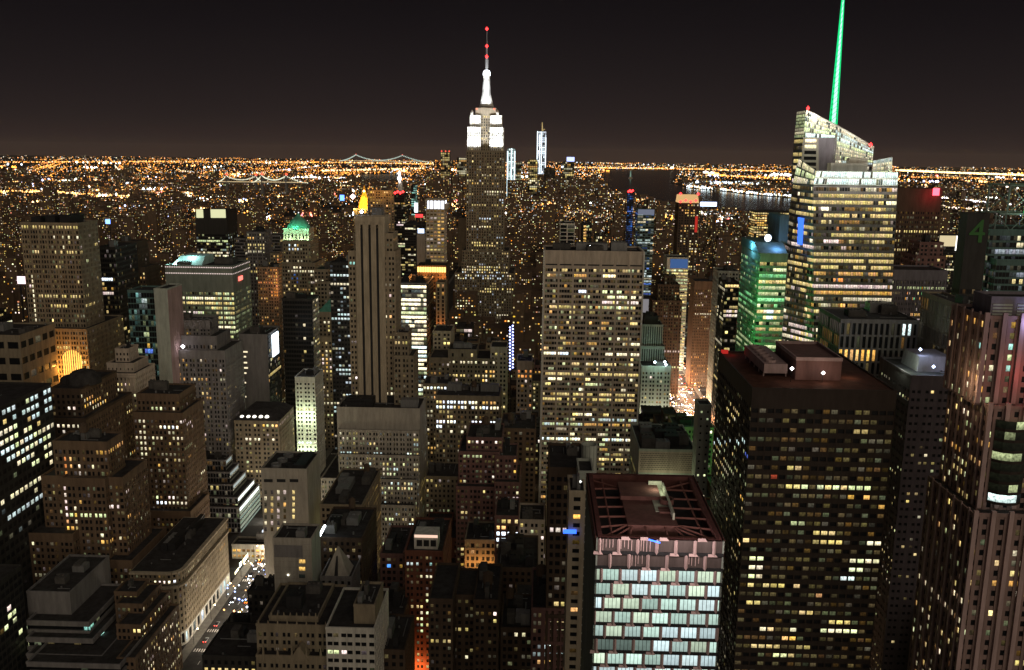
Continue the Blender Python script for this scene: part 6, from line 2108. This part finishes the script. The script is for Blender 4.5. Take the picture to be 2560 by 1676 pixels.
for a_ in ((845, 1672, 1752, 1060), (840, 800, 866, 1092), (560, 560, 690, 1470), (500, 520, 640, 1575), (445, 430, 560, 1676)):
    HERO.append((1e7, 1e7 + 1, a_[0], a_[0] + 1, a_[1], a_[2], a_[3]))     # keeps the avenues in view
REG = [('low dark masonry block crowded among the others left of the avenue', 'ordinary blocks left of the avenue'),
       ('low dark loft block packed between the avenue and the gridded slab', 'ordinary blocks between the two avenues'),
       ('low dark block packed to the right of the bright wide avenue', 'ordinary blocks right of the wide avenue'),
       ('small far-off block speckled with lit windows left of the tallest tower', 'far blocks left of the tallest tower'),
       ('small far-off block speckled with lit windows right of the tallest tower', 'far blocks right of the tallest tower')]
cand = []
y = 380.0
while y < 2700:
    for dy in (8, 40):
        lim = .62 * y + 60
        x = -lim
        while x < lim:
            wd = R.uniform(14, 34)
            x0, x1 = x + .4, x + wd - .4
            y0, y1 = y + dy + R.uniform(0, 1), y + dy + 30
            x += wd
            if blocked(x0, x1, y0, y1) or water((x0 + x1) / 2, y0):
                continue
            h = R.choice((22, 28, 34, 40, 48, 56, 66)) * R.uniform(.8, 1.25)
            if y < 560:
                h = min(h, 46)
            if R.random() < .07 and y > 900:
                h *= 1.9
            h = cap_height(x0, x1, y0, h)
            if h < 8:
                continue
            l = proj((x0, y0, h))
            r = proj((x1, y0, h))
            if r[0] < -20 or l[0] > 2580 or l[1] > 1700:
                continue
            cand.append((y0 + R.uniform(-120, 120), x0, x1, y0, y1, h))
    y += 80
cand.sort()
FST = [UMB, BRN.but(p=.16), RED.but(p=.16), UMB.but(wall='grey', p=.2), MAS.but(p=.2), DRK.but(bw=3, p=.16), UMB.but(wall='rose', p=.14), STN.but(wall='tan', p=.22)]
NIND = 290
for i, (_, x0, x1, y0, y1, h) in enumerate(cand[:NIND]):
    cx_ = (x0 + x1) / 2
    if y0 > 1150:
        rg = 3 if proj((cx_, y0, 10))[0] < 1213 else 4
    else:
        rg = 0 if cx_ < AV5[0] else (1 if cx_ < AV6[0] else 2)
    lb, gp = REG[rg]
    B = Bld('city_block', lb, 'building', (cx_, y0, 0), 0, gp)
    st = vary(R.choice(FST))
    s_ = 1 if y0 < 900 else 1.35
    B.box(x0, x1, y0, y1, 0, h, st.but(bw=st.bw * s_, fh=st.fh * s_, br=.85, p=st.p * (1.0 if y0 < 900 else 1.5)), 1.5)
    if R.random() < .5 and x1 - x0 > 16:
        a = R.uniform(.15, .3) * (x1 - x0)
        B.box(x0 + a, x1 - a, y0 + 6, y1 - 4, h - 1, h + R.uniform(5, 9), st.but(p=.08), 1)
    if y0 < 1200:
        B.plant(x0, x1, y0, y1, h, R.choice((1, 2, 3)), R.random() < .35)
    B.done()

# the rest of the city reads as one mass of roofs and lights
wl, gl = MB(), MB()


def mass_block(x0, x1, y0, y1, h, cell, p, pal, br):
    wl.box(x0, x1, y0, y1, 0, h)
    side = x1 if x1 < 0 else x0
    sgn = .35 if x1 < 0 else -.35
    nx, nzc = max(1, int((x1 - x0) / cell)), max(1, int(h / cell))
    ny = max(1, int((y1 - y0) / cell))
    for k in range(nzc):
        full = R.random() < .06
        for i in range(nx):
            if R.random() < (.8 if full else p):
                c = jitter(PAL[R.choice(pal)], .1)
                s_ = br * min(2.4, R.lognormvariate(-.45, .75))
                a = x0 + (x1 - x0) * (i + .25) / nx
                b = x0 + (x1 - x0) * (i + .25 + R.choice((.3, .5))) / nx
                z0 = h * (k + .25) / nzc
                z1 = h * (k + .68) / nzc
                gl.quad((a, y0 - .3, z0), (b, y0 - .3, z0), (b, y0 - .3, z1), (a, y0 - .3, z1), (*c, s_))
        if abs(x0) > .12 * y0:
            for i in range(ny):
                if R.random() < p * .8:
                    c = jitter(PAL[R.choice(pal)], .1)
                    s_ = br * min(2.4, R.lognormvariate(-.45, .75))
                    a = y0 + (y1 - y0) * (i + .25) / ny
                    b = a + (y1 - y0) * .45 / ny
                    z0, z1 = h * (k + .25) / nzc, h * (k + .68) / nzc
                    q = [(side + sgn, a, z0), (side + sgn, b, z0), (side + sgn, b, z1), (side + sgn, a, z1)]
                    gl.quad(*q, (*c, s_))


for (_, x0, x1, y0, y1, h) in cand[NIND:]:
    mass_block(x0, x1, y0, y1, h, 3.5, .20, 'YYAWGAYPO', 1.2)
y = 2700.0
while y < 9500:
    st = 55 + y * .018
    lim = .60 * y + 100
    x = -lim
    while x < lim:
        wd = R.uniform(.5, 1.2) * (24 + y * .007)
        x0, x1 = x, x + wd * .86
        x += wd
        if water((x0 + x1) / 2, y) or water((x0 + x1) / 2, y + 60) or R.random() < .25 or R.random() > .8 + .8 * noise.noise(Vector((x0 / 900, y / 1800, 5.5))):
            continue
        h = R.choice((12, 16, 20, 26, 34)) * R.uniform(.7, 1.3)
        if R.random() < .05:
            h *= R.uniform(1.8, 3.2)
        xs = proj((x0, y, 0))[0]
        if 1060 < xs < 1500 and 4600 < y < 6300:               # the downtown cluster
            h = R.uniform(40, 150) * (1 if xs < 1440 else .6)
        mass_block(x0, x1, y, y + st * .5, h, 3.2 + y * .0009, .22 if h < 60 else .26, 'YAYAOWGPO' if xs < 1200 else 'YAYWGCPA', 1.2)
    y += st
tag(wl.build('distant_city', wallm('brown')), 'dark mass of small far-off roofs and walls spreading to the horizon', 'city', kind='stuff')
tag(gl.build('distant_windows', LAMPDOT), 'countless tiny lit windows scattered through the far-off city', 'city lights', kind='stuff')

# street lamps of the far city: rows along its streets
lampsA = MB()


def far_lamp(x, y, c, k, s=1.0):
    r = y / 900 * .50 * s
    lampsA.octa((x, y, 8 + R.uniform(0, 14)), r, (*jitter(c, .05), k), r * 1.15)


ORG, WRM, CWH = (1, .37, .075), (1, .72, .36), (.8, .9, 1)
def thick(x, y):
    """how built-up the far city is at a point: lively districts, dim ones and dark parks"""
    return noise.noise(Vector((x / 1300, y / 2600, 3.3))) + .5 * noise.noise(Vector((x / 450, y / 900, 9.1)))


for _ in range(4200):
    iv = R.uniform(1 / 33500, 1 / 1900)
    y = 1 / iv
    x = R.uniform(-.62, .62) * y
    xs = proj((x, y, 0))[0]
    left = xs < 1180
    tk = thick(x, y)
    if R.random() > .50 + 1.25 * tk:
        continue
    if not left and R.random() < .45 and y < 7000:
        continue
    ang = R.choice((.12, .12 + math.pi / 2, .45, .45 + math.pi / 2, -.3, 1.25))
    ln = R.choice((8, 12, 18, 30, 50))
    gap = 22 + y * .012
    c = ORG if R.random() < (.82 if left else .62) else R.choice((WRM, WRM, CWH, (1, .85, .6)))
    k = R.choice((.9, 1.4, 2.0, 2.8)) * (1.0 if y > 3500 else .6) * (1.35 if left else 1)
    for i in range(int(ln)):
        if R.random() < .25:
            continue
        xx, yy = x + math.cos(ang) * gap * i, y + math.sin(ang) * gap * i
        if yy < 1800 or yy > 33000 or water(xx, yy):
            continue
        far_lamp(xx, yy, c, k * R.uniform(.5, 1.4), R.choice((.45, .6, .8, 1.15)))
for _ in range(20000):
    iv = R.uniform(1 / 33500, 1 / 2200)
    y = 1 / iv
    x = R.uniform(-.62, .62) * y
    if water(x, y) or R.random() > .55 + 1.1 * thick(x, y):
        continue
    far_lamp(x, y, R.choice((ORG, ORG, WRM, (1, .8, .5), CWH, (1, .9, .75))), min(4, R.lognormvariate(.1, .7)), R.choice((.4, .55, .75, 1.0)))
for _ in range(260):                                         # brighter places
    iv = R.uniform(1 / 20000, 1 / 2400)
    y = 1 / iv
    x = R.uniform(-.6, .6) * y
    if water(x, y):
        continue
    c = R.choice((ORG, (1, .55, .2), (1, .9, .8), CWH, (.5, .6, 1), (1, .2, .15), (.9, 1, .8)))
    for _k in range(R.randint(3, 9)):
        far_lamp(x + R.uniform(-1, 1) * y * .006, y + R.uniform(-1, 1) * y * .02, c, R.uniform(4, 9), R.choice((1.2, 1.6, 2.2)))


def strip(pts, n, c, k, s=1.1, spread=2.0):
    """a lit shore, highway or terminal: lamps strung between ground points seen at photograph pixels"""
    for (xa, ya), (xb, yb) in zip(pts[:-1], pts[1:]):
        A, Bq = G(xa, ya), G(xb, yb)
        for i in range(n):
            f = R.random()
            q = A + (Bq - A) * f
            j = q.y * .0011 * spread
            far_lamp(q.x + R.uniform(-j, j), q.y + R.uniform(-j, j) * 6, c if R.random() < .8 else WRM, k * R.uniform(.4, 1.5), s * R.uniform(.7, 1.3))


strip([(1720, 470), (1800, 478), (1882, 488), (1990, 496)], 60, (.80, .95, 1), 4, 1.2, 1)
strip([(1740, 460), (1850, 462), (1990, 468)], 60, (.75, .88, 1), 3, 1.5, 3)
strip([(1440, 421), (1700, 424), (2000, 432)], 190, ORG, 3.5, 1.0, 1.2)
strip([(2250, 428), (2380, 434), (2560, 440)], 330, (1, .58, .22), 6, 1.3, 1.6)
strip([(2260, 445), (2560, 452)], 130, ORG, 2.5, 1.0, 5)
strip([(2360, 478), (2420, 484)], 22, (.55, .55, 1), 7, 2.0, 1)
strip([(2350, 500), (2440, 512), (2520, 520)], 120, (.92, .90, 1), 4, 1.4, 3)
strip([(2350, 525), (2480, 532)], 40, (1, .75, .6), 3, 1.3, 2)
strip([(0, 408), (400, 406), (850, 408), (1080, 412)], 190, ORG, 3.2, 1.0, 1.5)
strip([(0, 487), (90, 486), (190, 492), (330, 500)], 55, (1, .46, .12), 5, 1.5, 2)
strip([(38, 452), (115, 484)], 30, (.62, .70, 1), 5, 1.4, 1)
strip([(0, 470), (30, 462)], 25, (1, .45, .12), 5, 1.6, 3)
strip([(410, 496), (480, 490)], 26, (1, .50, .16), 6, 1.6, 2)
strip([(740, 448), (860, 452)], 60, (.95, .93, 1), 5, 1.7, 2)
strip([(800, 430), (1050, 424)], 110, (1, .60, .28), 4, 1.3, 3)
strip([(1780, 440), (2000, 452)], 110, ORG, 4, 1.2, 3)
strip([(1940, 438), (1990, 442)], 30, (1, .93, .95), 7, 2.0, 3)
strip([(1430, 500), (1350, 520), (1480, 545), (1420, 590)], 18, (1, .42, .10), 3, 1.5, 4)
tag(lampsA.build('distant_street_lights', LAMPDOT), 'countless orange and white street lights glittering across the far city', 'city lights', kind='stuff')

# ---------------------------------------------------------------- avenues: lamps and traffic
def make_street_lamp():
    t = thing('street_lamp', 'lit street lamp with curved arm standing along one of the two avenues', 'street lamp', (0, 0, 0), 'street lamps along the avenues')
    m = MB()
    m.tube((0, 0, 0), (0, 0, 8.5), .16, .10, 8)
    m.tube((0, 0, 8.5), (1.0, 0, 9.3), .09, n=6)
    m.tube((1.0, 0, 9.3), (2.4, 0, 9.4), .08, n=6)
    m.build('pole', DARKM, t)
    m = MB()
    m.lathe([(.06, 9.5), (.34, 9.35), (.42, 9.15), (.30, 9.0), (.02, 8.95)], 2.5, 0, 10)
    m.build('lamp_head', emit('street_lamp_light', (1, .72, .42), 22), t)
    return t


def copy_thing(src, loc, rz, **kw):
    c = src.copy()
    col.objects.link(c)
    c.location = loc
    c.rotation_euler = (0, 0, rz)
    for k, w in kw.items():
        c[k] = w
    for ch in list(src.children):
        d = ch.copy()
        col.objects.link(d)
        d.parent = c
        for g_ in list(ch.children):
            e_ = g_.copy()
            col.objects.link(e_)
            e_.parent = d
    return c


SL = make_street_lamp()
first = True
for (x0, x1), ys in ((AV5, range(436, 620, 26)), (AV5, range(840, 1010, 30)), (AV6, range(850, 1180, 28))):
    for yy in ys:
        for x, rz in ((x0 - 1.2, 0), (x1 + 1.2, math.pi)):
            if first:
                SL.location, SL.rotation_euler = (x, yy, .15), (0, 0, rz)
                first = False
            else:
                copy_thing(SL, (x, yy, .15), rz)
PAINT = [mat('car_paint_yellow', (.60, .36, .02), .35, .1), mat('car_paint_black', (.02, .02, .022), .3, .1), mat('car_paint_white', (.7, .7, .7), .35, .1), mat('car_paint_grey', (.2, .21, .22), .3, .1)]
PN = ['yellow', 'black', 'white', 'grey']


def make_car(i, g):
    t = thing('car', 'small %s car driving with its lamps lit on %s' % (PN[i], ('the left avenue', 'the wide avenue at right')[g]), 'car', (0, 0, 0), '%s cars on %s' % (PN[i], ('the left avenue', 'the wide avenue')[g]))
    b = MB()
    b.frustum(-.9, .9, -2.3, 2.3, .35, -.86, .86, -2.25, 2.25, .85)
    b.frustum(-.86, .86, -2.25, 2.25, .85, -.80, .80, -2.15, 2.15, .98)
    b.build('body', PAINT[i], t)
    b = MB()
    b.frustum(-.78, .78, -1.7, 1.1, .98, -.62, .62, -1.1, .35, 1.45)
    b.build('cabin', mat('car_glass', (.02, .02, .025), .1, .1), t)
    for sx_ in (-1, 1):
        for yy in (-1.4, 1.4):
            w = MB()
            w.tube((sx_ * .72, yy, .34), (sx_ * .92, yy, .34), .34, n=12)
            w.build('wheel', mat('tyre', (.02, .02, .02)), t)
        w = MB()
        w.octa((sx_ * .62, 2.3, .68), .22)
        w.build('headlight', emit('headlight_white', (.85, .92, 1), 30), t)
        w = MB()
        w.octa((sx_ * .66, -2.28, .75), .2)
        w.build('taillight', emit('taillight_red', (1, .04, .03), 14), t)
    return t


protos, used = {}, set()


def place_car(g, x, yy, rz):
    i = R.choice((0, 0, 1, 2, 3))
    if (i, g) not in protos:
        c = make_car(i, g)
        protos[(i, g)] = c
        c.location, c.rotation_euler = (x, yy, .03), (0, 0, rz)
    else:
        copy_thing(protos[(i, g)], (x, yy, .03), rz)


for yy in list(range(438, 640, 9)) + list(range(840, 1010, 12)):
    for ln in range(4):
        if R.random() < .42:
            place_car(0, AV5[0] + 4 + 8.2 * ln, yy + R.uniform(-2, 2), 0 if R.random() < .6 else math.pi)
for yy in range(846, 1250, 10):
    for ln in range(4):
        if R.random() < .55:
            place_car(1, AV6[0] + 5 + 8.6 * ln, yy + R.uniform(-3, 3), math.pi if ln < 3 else 0)
# light of the shop fronts and lamps along the avenues
def street_glow(x, yy, z, c, pw):
    lamp(None, (x, yy, z), c, pw, 1.2, 'street_light_glow')


for yy in range(440, 640, 24):
    street_glow((AV5[0] + AV5[1]) / 2 + R.uniform(-8, 8), yy, 9, (1, .86, .66) if yy % 3 else (.75, .85, 1), 9500)
for yy in range(840, 1010, 34):
    street_glow((AV5[0] + AV5[1]) / 2, yy, 9, (1, .45, .16), 22000)
for yy in range(850, 1200, 26):
    street_glow((AV6[0] + AV6[1]) / 2 + R.uniform(-8, 8), yy, 10, (1, .40, .16) if yy % 4 else (1, .8, .6), 48000)


def shop_row(name, label, x, s, y0, y1, pal, dens, face):
    t = thing(name, label, 'shop lights', (x, y0, 0))
    m = MB()
    yy = y0
    while yy < y1:
        ln = R.uniform(3, 9)
        if R.random() < dens:
            c = PAL[R.choice(pal)]
            k = R.choice((1.2, 2, 3.5, 6))
            z0, z1 = R.uniform(.8, 2), R.uniform(3, 7)
            q = [(x, yy, z0), (x, yy + ln, z0), (x, yy + ln, z1), (x, yy, z1)]
            m.quad(*(q if face > 0 else q[::-1]), (*jitter(c, .08), k))
        yy += ln + R.uniform(.5, 4)
    m.build('shop_windows', LAMPDOT, t)


shop_row('shop_front', 'row of glowing shop fronts under the rounded corner building', AV5[0] - 5.2, 1, 506, 640, 'WBBCP', .9, 1)
shop_row('shop_front', 'row of orange glowing shop fronts further along the left avenue', AV5[0] - 5.2, 1, 840, 1000, 'AOW', .8, 1)
shop_row('shop_front', 'row of glowing shop fronts on the far side of the wide avenue', AV6[0] - 5.2, 1, 890, 1200, 'AWPO', .9, 1)
glow = MB()
for _ in range(230):                                         # glow dots added for the glitter of the avenues
    yy = R.uniform(850, 1230)
    glow.octa((R.uniform(AV6[0] - 4, AV6[1] + 4), yy, R.uniform(1, 9)), R.uniform(.35, .95), (*jitter(R.choice(((1, .45, .15), (1, .85, .65), (1, .3, .12), (.8, .85, 1))), .05), R.uniform(2, 9)))
for _ in range(260):
    yy = R.uniform(460, 640)
    glow.octa((R.uniform(AV5[0] - 3, AV5[1] + 3), yy, R.uniform(1, 6)), R.uniform(.25, .75), (*jitter(R.choice(((.75, .85, 1), (1, .9, .8), (.3, .45, 1), (1, .5, .2))), .05), R.uniform(2, 8)))
tag(glow.build('avenue_glow_dots', LAMPDOT), 'small glowing dots added for the glitter of the two lit avenues', 'street lights', kind='stuff')
for i in range(1, 12):                                       # light of the lamps in the narrow cross streets
    yy = 360 + 80 * i
    x = -.6 * yy
    while x < .6 * yy:
        if not AV5[0] - 10 < x < AV5[1] + 10:
            street_glow(x, yy, 9, R.choice(((1, .62, .30), (1, .78, .5), (1, .9, .75))), R.uniform(2500, 7000))
        x += R.uniform(45, 80)
if HAZE:
    hb = MB()
    hb.box(-24000, 24000, -300, 33900, -1, 480, True)
    hm, hn, ho = _nodes('haze_air')
    pv = hn.nodes.new('ShaderNodeVolumePrincipled')
    pv.inputs['Color'].default_value = (1, .86, .74, 1)
    pv.inputs['Density'].default_value = HAZE
    hn.links.new(pv.outputs[0], ho.inputs['Volume'])
    tag(hb.build('haze', hm), 'thin night haze hanging over the whole city', 'haze', kind='stuff')
for o in list(bpy.data.objects):
    if '_o' in o:
        del o['_o']
